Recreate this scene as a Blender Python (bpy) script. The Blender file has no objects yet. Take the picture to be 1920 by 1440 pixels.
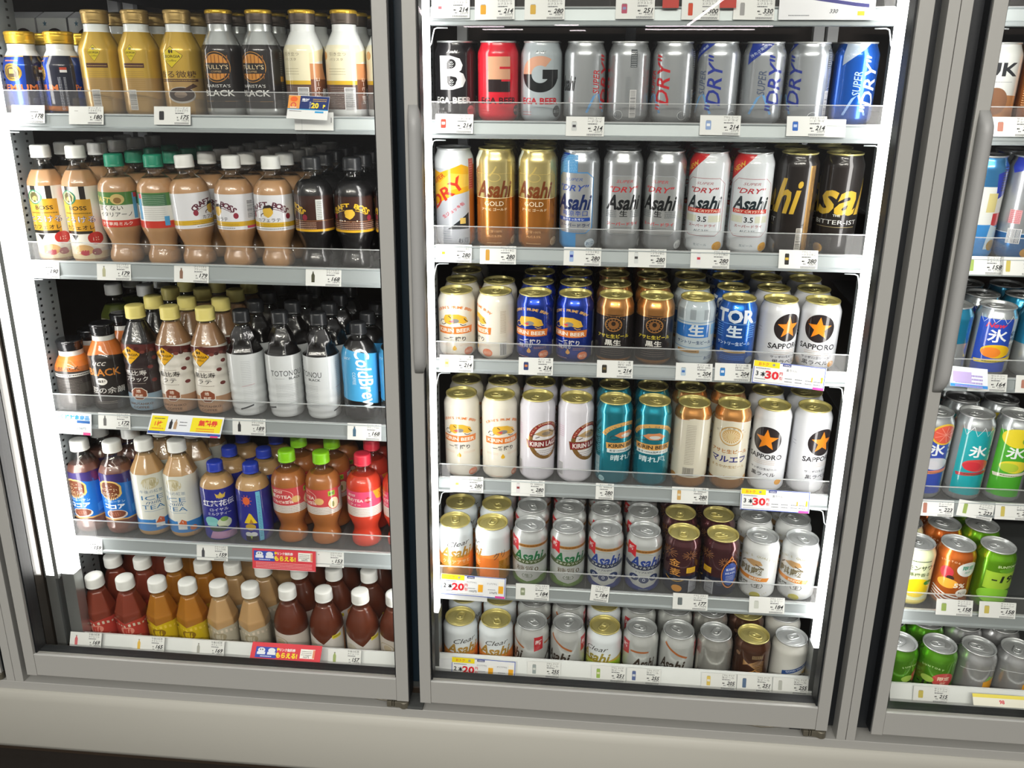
import bpy, bmesh, math, random
from mathutils import Vector, Matrix
random.seed(7)
MM = 0.001
Z0 = 1.33                      # model millimetres -> metres, floor at world z = 0
def W(x, y, z): return Vector((x*MM, y*MM, z*MM+Z0))
SC = bpy.context.scene
COL = SC.collection

# ---------------------------------------------------------------- camera, world, exposure, store lights
cam_d = bpy.data.cameras.new('camera'); cam = bpy.data.objects.new('camera', cam_d); COL.objects.link(cam)
cam_d.sensor_width = 36; cam_d.lens = 1574.42*36/1920; cam_d.clip_start = .01
R_ = Vector((0.99571177, 0.09194286, 0.01022646)); U_ = Vector((-0.03742286, 0.29922925, 0.95344711)); F_ = Vector((-0.0846026, 0.94974121, -0.30138685))
mw = Matrix((R_, U_, -F_)).transposed().to_4x4(); mw.translation = W(253.665, -1435.26, -61.64)
cam.matrix_world = mw
SC.camera = cam
SC.view_settings.view_transform = 'Standard'; SC.view_settings.look = 'None'
SC.view_settings.exposure = 0.0; SC.view_settings.gamma = 1.0; SC.view_settings.use_curve_mapping = False
wd = bpy.data.worlds.new('store_light'); SC.world = wd; wd.use_nodes = True
wd.node_tree.nodes['Background'].inputs[0].default_value = (.97, .96, .95, 1)
wn, wl = wd.node_tree.nodes, wd.node_tree.links      # pale ceiling above, shelves of the shop around, dark floor below
_tc0 = wn.new('ShaderNodeTexCoord'); _sx = wn.new('ShaderNodeSeparateXYZ'); _rp = wn.new('ShaderNodeMapRange')
_rp.inputs['From Min'].default_value = -.6; _rp.inputs['From Max'].default_value = .7; _rp.inputs['To Min'].default_value = .12; _rp.inputs['To Max'].default_value = .5
wl.new(_tc0.outputs['Generated'], _sx.inputs[0]); wl.new(_sx.outputs['Z'], _rp.inputs['Value']); wl.new(_rp.outputs['Result'], wn['Background'].inputs[1])
try:
    cy = SC.cycles
    cy.transparent_max_bounces = 24; cy.max_bounces = 6; cy.diffuse_bounces = 3; cy.glossy_bounces = 3
    cy.transmission_bounces = 4; cy.caustics_reflective = False; cy.caustics_refractive = False; cy.sample_clamp_indirect = 4
    cy.blur_glossy = .3
except Exception: pass
def area(name, loc, rot, sx, sy, power, col):
    l = bpy.data.lights.new(name, 'AREA'); l.shape = 'RECTANGLE'; l.size = sx; l.size_y = sy; l.energy = power; l.color = col
    o = bpy.data.objects.new(name, l); o.location = loc; o.rotation_euler = rot; COL.objects.link(o); return o
for yy, zz, pw in ((-2.9, 3.0, 9), (-3.8, 3.0, 38), (-4.7, 2.95, 88)):
    area('ceiling_tube_light', (0, yy, zz), (math.radians(40), 0, 0), 5.0, .12, pw*1.75, (1, .965, .915))
LED_STRENGTH = 12.0

# ---------------------------------------------------------------- materials
def lin(h, a=1.0):
    h = h.lstrip('#'); v = [int(h[i:i+2], 16)/255 for i in (0, 2, 4)]
    return tuple((c/12.92 if c <= .04045 else ((c+.055)/1.055)**2.4) for c in v)+(a,)
def new_mat(name):
    m = bpy.data.materials.new(name); m.use_nodes = True; return m, m.node_tree.nodes, m.node_tree.links
def pm(name, col, rough=.5, metal=0, coat=0, spec=.5, bump=0, bscale=300, em=0):
    m, n, l = new_mat(name); b = n['Principled BSDF']
    b.inputs['Base Color'].default_value = lin(col); b.inputs['Roughness'].default_value = rough; b.inputs['Metallic'].default_value = metal
    b.inputs['Coat Weight'].default_value = coat; b.inputs['Coat Roughness'].default_value = .08; b.inputs['Specular IOR Level'].default_value = spec
    if em: b.inputs['Emission Color'].default_value = lin(col); b.inputs['Emission Strength'].default_value = em
    if bump:
        t = n.new('ShaderNodeTexNoise'); t.inputs['Scale'].default_value = bscale; t.inputs['Detail'].default_value = 4
        tc = n.new('ShaderNodeTexCoord'); l.new(tc.outputs['Object'], t.inputs['Vector'])
        u = n.new('ShaderNodeBump'); u.inputs['Strength'].default_value = bump; u.inputs['Distance'].default_value = .001
        l.new(t.outputs['Fac'], u.inputs['Height']); l.new(u.outputs['Normal'], b.inputs['Normal'])
        mr = n.new('ShaderNodeMapRange'); mr.inputs['To Min'].default_value = rough*.85; mr.inputs['To Max'].default_value = min(1, rough*1.2)
        l.new(t.outputs['Fac'], mr.inputs['Value']); l.new(mr.outputs['Result'], b.inputs['Roughness'])
    return m
def print_mat(name, rough, coat, mrough=.27):
    """printed surface: colour of each printed patch from the mesh, its alpha says whether the ink is metallic"""
    m, n, l = new_mat(name); b = n['Principled BSDF']; a = n.new('ShaderNodeAttribute'); a.attribute_name = 'Col'
    l.new(a.outputs['Color'], b.inputs['Base Color']); l.new(a.outputs['Alpha'], b.inputs['Metallic'])
    mr = n.new('ShaderNodeMapRange'); mr.inputs['To Min'].default_value = rough; mr.inputs['To Max'].default_value = mrough
    l.new(a.outputs['Alpha'], mr.inputs['Value']); l.new(mr.outputs['Result'], b.inputs['Roughness'])
    b.inputs['Coat Weight'].default_value = coat; b.inputs['Coat Roughness'].default_value = .035; b.inputs['Specular IOR Level'].default_value = .25
    return m
def clear_mat(name, tint, refl=.04, gloss=.9, rough=0.0, power=5, haze=0, hcol='ffffff'):
    m, n, l = new_mat(name); n.remove(n['Principled BSDF']); out = n['Material Output']
    t = n.new('ShaderNodeBsdfTransparent'); t.inputs[0].default_value = lin(tint)
    g = n.new('ShaderNodeBsdfGlossy'); g.inputs['Roughness'].default_value = rough; g.inputs['Color'].default_value = (1, 1, 1, 1)
    w = n.new('ShaderNodeLayerWeight'); w.inputs[0].default_value = .5
    p = n.new('ShaderNodeMath'); p.operation = 'POWER'; p.inputs[1].default_value = power
    q = n.new('ShaderNodeMath'); q.operation = 'MULTIPLY_ADD'; q.inputs[1].default_value = gloss; q.inputs[2].default_value = refl; q.use_clamp = True
    x = n.new('ShaderNodeMixShader'); l.new(w.outputs['Facing'], p.inputs[0]); l.new(p.outputs[0], q.inputs[0]); l.new(q.outputs[0], x.inputs[0])
    src = t.outputs[0]
    if haze:
        d = n.new('ShaderNodeBsdfDiffuse'); d.inputs[0].default_value = lin(hcol); y = n.new('ShaderNodeMixShader'); y.inputs[0].default_value = haze
        l.new(t.outputs[0], y.inputs[1]); l.new(d.outputs[0], y.inputs[2]); src = y.outputs[0]
    l.new(src, x.inputs[1]); l.new(g.outputs[0], x.inputs[2]); l.new(x.outputs[0], out.inputs[0])
    return m
def liquid_mat(name, col, clear=0.0, tint='ffffff'):
    """drink seen through the plastic wall of its bottle: body colour under a smooth glossy skin, partly see-through for tea"""
    m, n, l = new_mat(name); b = n['Principled BSDF']; out = n['Material Output']
    b.inputs['Base Color'].default_value = lin(col); b.inputs['Roughness'].default_value = .32; b.inputs['Coat Weight'].default_value = 1; b.inputs['Coat Roughness'].default_value = .03
    b.inputs['Coat IOR'].default_value = 1.55
    t = n.new('ShaderNodeTexNoise'); t.inputs['Scale'].default_value = 85; tc = n.new('ShaderNodeTexCoord'); l.new(tc.outputs['Object'], t.inputs['Vector'])
    u = n.new('ShaderNodeBump'); u.inputs['Strength'].default_value = .45; u.inputs['Distance'].default_value = .002; l.new(t.outputs['Fac'], u.inputs['Height']); l.new(u.outputs['Normal'], b.inputs['Coat Normal'])
    if clear:
        tr = n.new('ShaderNodeBsdfTransparent'); tr.inputs[0].default_value = lin(tint); x = n.new('ShaderNodeMixShader'); x.inputs[0].default_value = clear
        l.new(b.outputs[0], x.inputs[1]); l.new(tr.outputs[0], x.inputs[2]); l.new(x.outputs[0], out.inputs[0])
    return m
def emit_mat(name, col, s):
    m, n, l = new_mat(name); n.remove(n['Principled BSDF']); e = n.new('ShaderNodeEmission'); e.inputs[0].default_value = lin(col); e.inputs[1].default_value = s
    l.new(e.outputs[0], n['Material Output'].inputs[0]); return m
M = dict(
    can=print_mat('printed_can', .34, 1.0, .2), paper=print_mat('printed_card', .55, 0), film=print_mat('printed_film', .34, .8, .3),
    gold=pm('gold_lid', 'e4d88c', .3, .55), silver=pm('silver_lid', 'd6dadb', .3, .55), alu=pm('brushed_aluminium', 'b9bdbd', .36, .85, bump=.1, bscale=80),
    frame=pm('satin_door_frame', 'a3a29c', .5, .1, bump=.08, bscale=120), frame_edge=pm('door_frame_edge', 'c9c9c4', .4, .3, bump=.05),
    gasket_gap_shade=pm('black_gasket_gap_shade', '16191c', .45, bump=.1), bluedark=pm('dark_mullion_face', '1d2c36', .35, bump=.05), bronze=pm('dark_bronze_mullion', '3a332d', .16, .35, coat=.6),
    sill=pm('dark_sill', '33291f', .4, bump=.05), rail=pm('shelf_rail_metal', 'a6aeb0', .4, .35, bump=.05), wire=pm('white_wire', 'dfe6ea', .35),
    panel=pm('painted_base_panel', 'b3b1a6', .5, bump=.1, bscale=40), dirt=pm('grimy_sill_metal', '4b4d4b', .7, .2, bump=.5, bscale=150), wall=pm('cabinet_side_metal', '83898c', .5, .3, bump=.08),
    slot=pm('slot_hole', '1a1c1e', .8), back=pm('dark_back_room', '2f2724', .9, bump=.2, bscale=20), deck=pm('shelf_deck', '5b5f60', .6, .4, bump=.1), lip=pm('white_price_lip', 'dfe3e2', .42),
    floor=pm('dark_floor', '2a2520', .6, bump=.2, bscale=60), hinge=pm('hinge_metal', '6f6a5c', .4, .5, bump=.1), grip=pm('handle_plastic', '9a9a97', .42, bump=.05), post=pm('back_post_white', 'b9bcc0', .5),
    glass=clear_mat('door_glass', 'fbfbf9', .018, .75), acryl=clear_mat('clear_acrylic', 'fafafa', .012, .6, haze=.025), acedge=clear_mat('acrylic_edge', 'dde8ec', .2, .6, haze=.45),
    pet=clear_mat('clear_plastic_bottle', 'f2f4f3', .07, .85, .02, 3), tube=emit_mat('tube_lamp_glow', 'ffeef4', 26), led=emit_mat('led_diffuser', 'fefbfa', LED_STRENGTH), lens=emit_mat('led_side_lens', 'fafbff', 3.0),
    white_cap=pm('white_cap', 'e9ebe8', .38), green_cap=pm('green_cap', '1d8a6b', .38), black_cap=pm('black_cap', '26282b', .3), yellow_cap=pm('pale_yellow_cap', 'e2d57e', .4),
    blue_cap=pm('blue_cap', '2a41b4', .35), lime_cap=pm('lime_cap', '8bd41d', .38), red_cap=pm('red_cap', 'e2334a', .38), gold_cap=pm('yellow_gold_cap', 'dcb43c', .32, .6), tan_cap=pm('tan_metal_cap', 'b0955c', .4, .55),
    brown_cap=pm('dark_grey_metal_cap', '5a5048', .4, .5), blackm_cap=pm('black_metal_cap', '1b1c1f', .2, .3, coat=.6), white_neck=pm('white_neck', 'dfe3e2', .35),
    latte=liquid_mat('milk_coffee', 'b58c63'), milktea=liquid_mat('milk_tea', 'ba9565'), bcoffee=liquid_mat('black_coffee', '0e0c0d'), cocoa=liquid_mat('cocoa_drink', '6b453a'),
    greylatte=liquid_mat('dark_latte', '93704f'), apple=liquid_mat('apple_tea', 'c07a3e', .35, 'e8a868'), redtea=liquid_mat('red_fruit_tea', 'e2492f', .3, 'ff7050'),
    straight=liquid_mat('black_tea', 'a04a35', .4, 'd07050'), lemon=liquid_mat('lemon_tea', 'c8862a', .35, 'f0b050'), darktea=liquid_mat('unsweetened_tea', '7a3d26', .45, 'c07850'), green=liquid_mat('green_tea', '57602a', .2, 'a0b060'),
)
# ---------------------------------------------------------------- object helpers
def tag(o, label=None, cat=None, group=None, kind=None):
    for k, v in (('label', label), ('category', cat), ('group', group), ('kind', kind)):
        if v: o[k] = v
    return o
def mk(name, mesh, parent=None):
    o = bpy.data.objects.new(name, mesh); COL.objects.link(o)
    if parent is not None: o.parent = parent
    return o
def empty(name, loc=(0, 0, 0)):
    o = bpy.data.objects.new(name, None); COL.objects.link(o); o.empty_display_size = .02; o.location = loc; return o
class MB:
    """collects solids in millimetres; several materials; one mesh"""
    def __init__(s): s.v = []; s.f = []; s.m = []; s.mats = []; s.sm = []
    def mi(s, m):
        if m not in s.mats: s.mats.append(m)
        return s.mats.index(m)
    def add(s, vs, fs, m, smooth=False):
        k = len(s.v); s.v += [tuple(v) for v in vs]; i = s.mi(m)
        for f in fs: s.f.append([k+a for a in f]); s.m.append(i); s.sm.append(smooth)
        return s
    def box(s, x0, x1, y0, y1, z0, z1, m):
        return s.add([(x, y, z) for z in (z0, z1) for y in (y0, y1) for x in (x0, x1)], [(0, 2, 3, 1), (4, 5, 7, 6), (0, 1, 5, 4), (2, 6, 7, 3), (0, 4, 6, 2), (1, 3, 7, 5)], m)
    def extx(s, poly, x0, x1, m, smooth=False):      # polygon of (y, z) extruded along x
        n = len(poly); return s.add([(x0, y, z) for y, z in poly]+[(x1, y, z) for y, z in poly],
            [(i, (i+1) % n, n+(i+1) % n, n+i) for i in range(n)]+[tuple(range(n))[::-1], tuple(range(n, 2*n))], m, smooth)
    def extz(s, poly, z0, z1, m, smooth=False):
        n = len(poly); return s.add([(x, y, z0) for x, y in poly]+[(x, y, z1) for x, y in poly],
            [(i, (i+1) % n, n+(i+1) % n, n+i) for i in range(n)]+[tuple(range(n))[::-1], tuple(range(n, 2*n))], m, smooth)
    def lathe(s, prof, m, n=32, smooth=True, cap=True, fac=None):
        vs = []; fs = []
        for (r, z) in prof:
            for k in range(n):
                a = 2*math.pi*k/n; q = r*(fac(a, z) if fac else 1); vs.append((q*math.sin(a), -q*math.cos(a), z))
        for j in range(len(prof)-1):
            for k in range(n): fs.append((j*n+k, j*n+(k+1) % n, (j+1)*n+(k+1) % n, (j+1)*n+k))
        if cap: fs.append(tuple(range(n))[::-1]); fs.append(tuple(range((len(prof)-1)*n, len(prof)*n)))
        return s.add(vs, fs, m, smooth)
    def tube(s, pts, r, m, n=8):
        pts = [Vector(p) for p in pts]; vs = []; fs = []; up = Vector((0, 0, 1))
        for i, p in enumerate(pts):
            d = (pts[min(i+1, len(pts)-1)]-pts[max(i-1, 0)]).normalized(); a = d.cross(Vector((.3, 1, .2))).normalized(); b = d.cross(a)
            for k in range(n): t = 2*math.pi*k/n; vs.append(p+r*(math.cos(t)*a+math.sin(t)*b))
        for i in range(len(pts)-1):
            for k in range(n): fs.append((i*n+k, i*n+(k+1) % n, (i+1)*n+(k+1) % n, (i+1)*n+k))
        fs.append(tuple(range(n))[::-1]); fs.append(tuple(range((len(pts)-1)*n, len(pts)*n)))
        return s.add(vs, fs, m, True)
    def mesh(s, name, world=False):
        me = bpy.data.meshes.new(name); me.from_pydata([W(*v) if world else Vector(v)*MM for v in s.v], [], s.f)
        for m in s.mats: me.materials.append(M[m])
        me.polygons.foreach_set('material_index', s.m); me.polygons.foreach_set('use_smooth', s.sm); me.update()
        bm = bmesh.new(); bm.from_mesh(me); bmesh.ops.recalc_face_normals(bm, faces=bm.faces); bm.to_mesh(me); bm.free()
        return me
    def obj(s, name, parent=None, world=True, bevel=0):
        o = mk(name, s.mesh(name, world), parent)
        if bevel:
            b = o.modifiers.new('bevel', 'BEVEL'); b.width = bevel*MM; b.segments = 2; b.limit_method = 'ANGLE'; b.harden_normals = False
        return o

# ---------------------------------------------------------------- flat artwork, later wrapped round cans and bottles or laid on cards
_tc = {}
def glyphs(txt, bold, shear):
    bold = round(bold*.72, 4)
    k = (txt, bold, shear)
    if k not in _tc:
        c = bpy.data.curves.new('t', 'FONT'); c.body = txt; c.offset = bold; c.resolution_u = 2; c.shear = shear
        o = bpy.data.objects.new('t', c); m = o.to_mesh()
        vs = [(v.co.x, v.co.y) for v in m.vertices]; fs = [tuple(p.vertices) for p in m.polygons]
        o.to_mesh_clear(); bpy.data.objects.remove(o); bpy.data.curves.remove(c)
        xs = [v[0] for v in vs] or [0]; a, b = min(xs), max(xs)
        _tc[k] = ([(x-(a+b)/2, y-.35) for x, y in vs], fs, b-a)
    return _tc[k]
class Art:
    def __init__(s, base='ffffff', H=122, R=33.1):
        s.e = []; s.base = base; s.H = H; s.R = R; s.w = math.pi*R
    def put(s, vs, fs, col): s.e.append((vs, fs, col)); return s
    def p(s, pts, col): return s.put(list(pts), [tuple(range(len(pts)))], col)
    def r(s, a, b, c, d, col): return s.p([(a, c), (b, c), (b, d), (a, d)], col)
    def band(s, c, d, col): return s.r(-s.w+.01, s.w-.01, c, d, col)
    def e_(s, x, y, rx, ry, col, n=28): return s.p([(x+rx*math.cos(2*math.pi*k/n), y+ry*math.sin(2*math.pi*k/n)) for k in range(n)], col)
    def ring(s, x, y, rx, ry, w, col, a0=0, a1=360, n=32):
        v = []; f = []
        for k in range(n+1):
            a = math.radians(a0+(a1-a0)*k/n); v += [(x+rx*math.cos(a), y+ry*math.sin(a)), (x+(rx-w)*math.cos(a), y+(ry-w)*math.sin(a))]
            if k: f.append((2*k-2, 2*k, 2*k+1, 2*k-1))
        return s.put(v, f, col)
    def line(s, pts, w, col):
        v = []; f = []
        for i, (x, y) in enumerate(pts):
            x0, y0 = pts[max(i-1, 0)]; x1, y1 = pts[min(i+1, len(pts)-1)]; l = math.hypot(x1-x0, y1-y0) or 1; nx, ny = -(y1-y0)/l*w/2, (x1-x0)/l*w/2
            v += [(x+nx, y+ny), (x-nx, y-ny)]
            if i: f.append((2*i-2, 2*i, 2*i+1, 2*i-1))
        return s.put(v, f, col)
    def t(s, txt, x, y, size, col, bold=0.02, sh=0, rot=0, sx=1, w=None, al=0):
        g, f, gw = glyphs(txt, bold, sh)
        if w: sx = w/(gw*size)
        ca, sa = math.cos(math.radians(rot)), math.sin(math.radians(rot)); v = []
        for a, b in g:
            a = (a+al*gw/2)*size*sx; b *= size; v.append((x+a*ca-b*sa, y+a*sa+b*ca))
        return s.put(v, f, col)
    def arc(s, txt, x, y, rad, size, col, span, bold=.03, ky=1.0, mid=90):   # letters on an arch
        n = len(txt)
        for i, ch in enumerate(txt):
            if ch == ' ': continue
            a = mid+span/2-span*i/(n-1); r = math.radians(a)
            s.t(ch, x+rad*math.cos(r), y+rad*ky*math.sin(r), size, col, bold, 0, (a-90)*ky)
        return s
    def arcband(s, x, y, r0, r1, col, a0, a1, ky=1.0):
        v = []; f = []
        for k in range(17):
            a = math.radians(a0+(a1-a0)*k/16); v += [(x+r1*math.cos(a), y+r1*ky*math.sin(a)), (x+r0*math.cos(a), y+r0*ky*math.sin(a))]
            if k: f.append((2*k-2, 2*k, 2*k+1, 2*k-1))
        return s.put(v, f, col)
    def star(s, x, y, R, r, col, rot=90, kx=.79):
        pts = [(x+kx*(R if k % 2 == 0 else r)*math.cos(math.radians(rot+36*k)), y+(R if k % 2 == 0 else r)*math.sin(math.radians(rot+36*k))) for k in range(10)]
        return s.put([(x, y)]+pts, [(0, 1+k, 1+(k+1) % 10) for k in range(10)], col)
    def bars(s, x, y, w, h, col='222222', horiz=False, bg='e8e8e8'):
        if bg: s.r(x-w/2-1, x+w/2+1, y-h/2-1, y+h/2+1, bg)
        v = []; f = []; q = -w/2 if not horiz else -h/2; L = w/2 if not horiz else h/2; rnd = random.Random(int(x*7+y*3))
        while q < L:
            b = rnd.choice((.35, .5, .8)); e = min(q+b, L); k = len(v)
            v += [(x+q, y-h/2), (x+e, y-h/2), (x+e, y+h/2), (x+q, y+h/2)] if not horiz else [(x-w/2, y+q), (x+w/2, y+q), (x+w/2, y+e), (x-w/2, y+e)]
            f.append((k, k+1, k+2, k+3)); q = e+rnd.choice((.35, .5, .7))
        return s.put(v, f, col)
    def fine(s, x, y, w, n, dt, col, h=.9, seed=1, seg=2.2):   # rows of very small print
        v = []; f = []; rnd = random.Random(seed+int(x)+n)
        for j in range(n):
            q = x-w/2
            while q < x+w/2:
                b = min(seg*rnd.uniform(.5, 1.3), x+w/2-q); k = len(v); t0 = y-j*dt
                v += [(q, t0-h/2), (q+b, t0-h/2), (q+b, t0+h/2), (q, t0+h/2)]; f.append((k, k+1, k+2, k+3)); q += b+.5
        return s.put(v, f, col)

def colour(c):
    return lin(c[1:], .66) if c[0] == 'M' else lin(c[1:], .4) if c[0] == 'S' else lin(c, 0.0)
def finish(name, V, F, C, N, mats, mi, smooth):
    me = bpy.data.meshes.new(name); me.from_pydata(V, [], F)
    for m in mats: me.materials.append(M[m])
    me.polygons.foreach_set('material_index', mi); me.polygons.foreach_set('use_smooth', [smooth]*len(F))
    at = me.attributes.new('Col', 'FLOAT_COLOR', 'FACE'); at.data.foreach_set('color', [x for c in C for x in c])
    me.update()
    if N: me.normals_split_custom_set_from_vertices([Vector(n) for n in N])
    return me
def stretch(x):   # artwork was measured across the face of the can; give it its true width round the can
    a = abs(x); return math.copysign(a*1.28 if a < 35 else 44.8+(a-35)*.858, x)
def cut_art(art, us, ts):
    bm = bmesh.new(); lay = bm.faces.layers.int.new('e')
    for i, (vs, fs, col) in enumerate(art.e):
        bv = [bm.verts.new((stretch(x), y, 0)) for x, y in vs]
        for f in fs:
            try: bm.faces.new([bv[a] for a in f])[lay] = i+1
            except ValueError: pass
    for u in us:
        bmesh.ops.bisect_plane(bm, geom=bm.verts[:]+bm.edges[:]+bm.faces[:], dist=1e-5, plane_co=(u, 0, 0), plane_no=(1, 0, 0))
    for t in ts:
        bmesh.ops.bisect_plane(bm, geom=bm.verts[:]+bm.edges[:]+bm.faces[:], dist=1e-5, plane_co=(0, t, 0), plane_no=(0, 1, 0))
    bm.verts.index_update(); out = []
    vl = {}
    V = []; F = []; L = []
    for f in bm.faces:
        ids = []
        for v in f.verts:
            k = (v.index, f[lay])
            if k not in vl: vl[k] = len(V); V.append((v.co.x, v.co.y, f[lay]))
            ids.append(vl[k])
        if f.normal.z < 0: ids.reverse()
        F.append(ids); L.append(f[lay]-1)
    bm.free(); return V, F, L
NS = 48
def wrap(name, art, prof, mats='can', body=True, fac=None, off0=.12, trange=None):
    """prof: list of (t, r) rising; art wrapped round it; with body=True the shell in art.base is in the same mesh"""
    R = art.R; step = 2*math.pi*R/NS
    def rad(t):
        if t <= prof[0][0]: return prof[0][1], 0
        for (a, ra), (b, rb) in zip(prof, prof[1:]):
            if t <= b+1e-6:
                k = (t-a)/(b-a) if b > a else 0; return ra+(rb-ra)*k, (rb-ra)/(b-a) if b > a else 0
        return prof[-1][1], 0
    slopes = []
    for i, (t, r) in enumerate(prof):
        j0, j1 = max(i-1, 0), min(i+1, len(prof)-1); d = prof[j1][0]-prof[j0][0]; slopes.append((prof[j1][1]-prof[j0][1])/d if d else 0)
    def nrm(t):
        for i in range(len(prof)-1):
            a, b = prof[i][0], prof[i+1][0]
            if t <= b+1e-6 and b > a: k = max(0, (t-a)/(b-a)); return slopes[i]*(1-k)+slopes[i+1]*k
        return slopes[-1]
    V = []; F = []; C = []; N = []
    def vert(s, t, o):
        a = s/R; r = rad(t)[0]*(fac(a, t) if fac else 1)+o
        # chord correction keeps print parallel to the many-sided shell
        k = a/(2*math.pi/NS); fr = k-math.floor(k); corr = math.cos(math.pi/NS)/math.cos((fr-.5)*2*math.pi/NS)
        r *= corr; sl = nrm(t); n = Vector((math.sin(a), -math.cos(a), -sl)).normalized()
        V.append((r*math.sin(a)*MM, -r*math.cos(a)*MM, t*MM)); N.append(n)
    lo, hi = prof[0][0], prof[-1][0]
    if body:
        bc = colour(art.base)
        for (t, r) in prof:
            for k in range(NS): vert(k*step, t, 0)
        for j in range(len(prof)-1):
            for k in range(NS): F.append([j*NS+k, j*NS+(k+1) % NS, (j+1)*NS+(k+1) % NS, (j+1)*NS+k]); C.append(bc)
        F.append(list(range(NS))[::-1]); C.append(bc)
    if art.e:
        ts = [t for t, r in prof[1:-1]]
        us = [k*step for k in range(-NS//2, NS//2+1)]
        v2, f2, l2 = cut_art(art, us, ts+[lo, hi]); k0 = len(V)
        for (s, t, l) in v2: vert(s, min(max(t, lo), hi), off0+.013*l)
        for f, l in zip(f2, l2):
            tt = [v2[i][1] for i in f]
            if max(tt) <= lo+1e-4 or min(tt) >= hi-1e-4: continue
            F.append([k0+i for i in f]); C.append(colour(art.e[l][2]))
    return finish(name, V, F, C, N, [mats], [0]*len(F), True)
def flat(name, art, w, h, thick=.6, mats='paper', off=.1):
    """card centred on x, bottom at 0, facing -y"""
    V = []; F = []; C = []; bc = colour(art.base)
    for y in (0, thick):
        for x, z in ((-w/2, 0), (w/2, 0), (w/2, h), (-w/2, h)): V.append((x*MM, y*MM, z*MM))
    for f in ((0, 1, 2, 3), (7, 6, 5, 4), (0, 4, 5, 1), (1, 5, 6, 2), (2, 6, 7, 3), (3, 7, 4, 0)): F.append(list(f)); C.append(bc)
    for i, (vs, fs, col) in enumerate(art.e):
        k = len(V); c = colour(col); y = -(off+.02*i)*MM
        V += [(min(max(x, -w/2), w/2)*MM, y, min(max(z, 0), h)*MM) for x, z in vs]
        for f in fs: F.append([k+a for a in f]); C.append(c)
    return finish(name, V, F, C, None, [mats], [0]*len(F), False)

# ---------------------------------------------------------------- can artwork (mm round the can, mm up the can)
D = {}
def dsg(f): D[f.__name__] = f; return f
def osake(c, x, y, r, bg, fg='f3ede0'): c.e_(x, y, r, r, bg).t('お酒', x, y-.3, r*.82, fg, .02)
def asahi(c, x, y, w, h, col): c.t('Asahi', x, y, h/.72, col, .042, .32, w=w)
@dsg
def black_b():
    c = Art('1b191c'); c.t('B', 0, 75, 68, 'e6ecec', .045, sx=.95); 
    for y in (88, 61): c.e_(-1, y, 5.6, 6.8, '1b191c').ring(-1, y+2, 1.6, 1.6, .7, 'cfd4d4').line([(-4, y), (-1, y-2), (2, y)], .9, 'cfd4d4').line([(-3, y-3.5), (-1, y-5), (1, y-3.5)], .8, 'cfd4d4')
    c.t('EGA BEER', 0, 33, 13, 'eceeec', .05, w=50).t('ビール', -17, 19, 4, 'e8e8e8').t('ALC.5.5%', -16, 13.5, 4, 'e8e8e8').e_(25, 17, 6, 8, 'd8545c').t('お酒', 25, 17, 5, '2a1517').t('Asahi', 0, 106, 6, 'e8e8e8', .03, .3)
    c.ring(-52, 60, 20, 24, 6, '2d2b2e'); return c
@dsg
def red_e():
    c = Art('d92235'); c.r(-14, 15, 65, 99, 'dfa987').r(1, 15.1, 80.5, 84, 'd92235').r(-14, 15, 46, 65, '26191a').r(3, 15.1, 62, 65.1, 'd92235')
    c.t('EGA BEER', 0, 33, 13, '46121a', .05, w=50).t('Asahi', 0, 107, 6, 'c04050', .03, .3).fine(-44, 100, 6, 40, 2, 'f0b0a8').e_(26, 18, 5.5, 8, '4d4a4c').t('お酒', 26, 18, 5, 'e8a0a0').fine(-18, 18, 12, 2, 4, 'e87070'); return c
@dsg
def silver_g():
    c = Art('b3bec4'); c.ring(0, 73, 25, 27, 14, 'dba68b', 55, 182).ring(0, 73, 25, 27, 14, '14191b', 180, 352).r(3, 25, 66, 80, '14191b')
    c.t('EGA BEER', 0, 33, 13, 'c0202e', .05, w=50).t('Asahi', 0, 106, 6, '6d787c', .03, .3).fine(-18, 16, 14, 2, 4, 'c8606a').e_(24, 17, 6.5, 9, '3e4548').t('お酒', 24, 17, 5.5, 'b8c0c4'); return c
def dry350(base, ink, acc, corner=None, mount='6fa6dc'):
    c = Art(base)
    c.line([(-24, 16), (-15, 40), (-9, 46), (2, 16)], 3, mount).t('SUPER', -12, 62, 13, acc, .01, .2, 90).t('"DRY"', 4, 62, 25, ink, .02, .25, 90, sx=1.25)
    c.t('お酒', 32, 13, 8, '4b5358').ring(32, 13, 7, 7, .6, 'dfe3e6').bars(57, 30, 10, 40, '3a3f44', True).r(50, 62, 84, 110, '3d4348').fine(56, 107, 10, 9, 2.7, 'c8ccd0').fine(47, 70, 8, 20, 2.2, '7d8388')
    if corner: c.p([(-32, 120), (2, 120), (-32, 88)], corner).t('冷たさ実感', -19, 108, 5, 'c9d8ee', .02, 0, 42)
    return c
@dsg
def silver_dry(): 
    c = dry350('Mc3c8cb', 'c3202b', 'c3202b'); asahi(c, -60, 60, 40, 22, '1d1f22'); return c
@dsg
def frost_dry(): return dry350('Mc6ccd1', '2a3b9a', '54607a', '243d9c', '74aadf')
@dsg
def blue_dry(): return dry350('M1668dc', 'e6eef8', 'a9c4ea', 'b5c6da', '8fb4ea')
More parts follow.
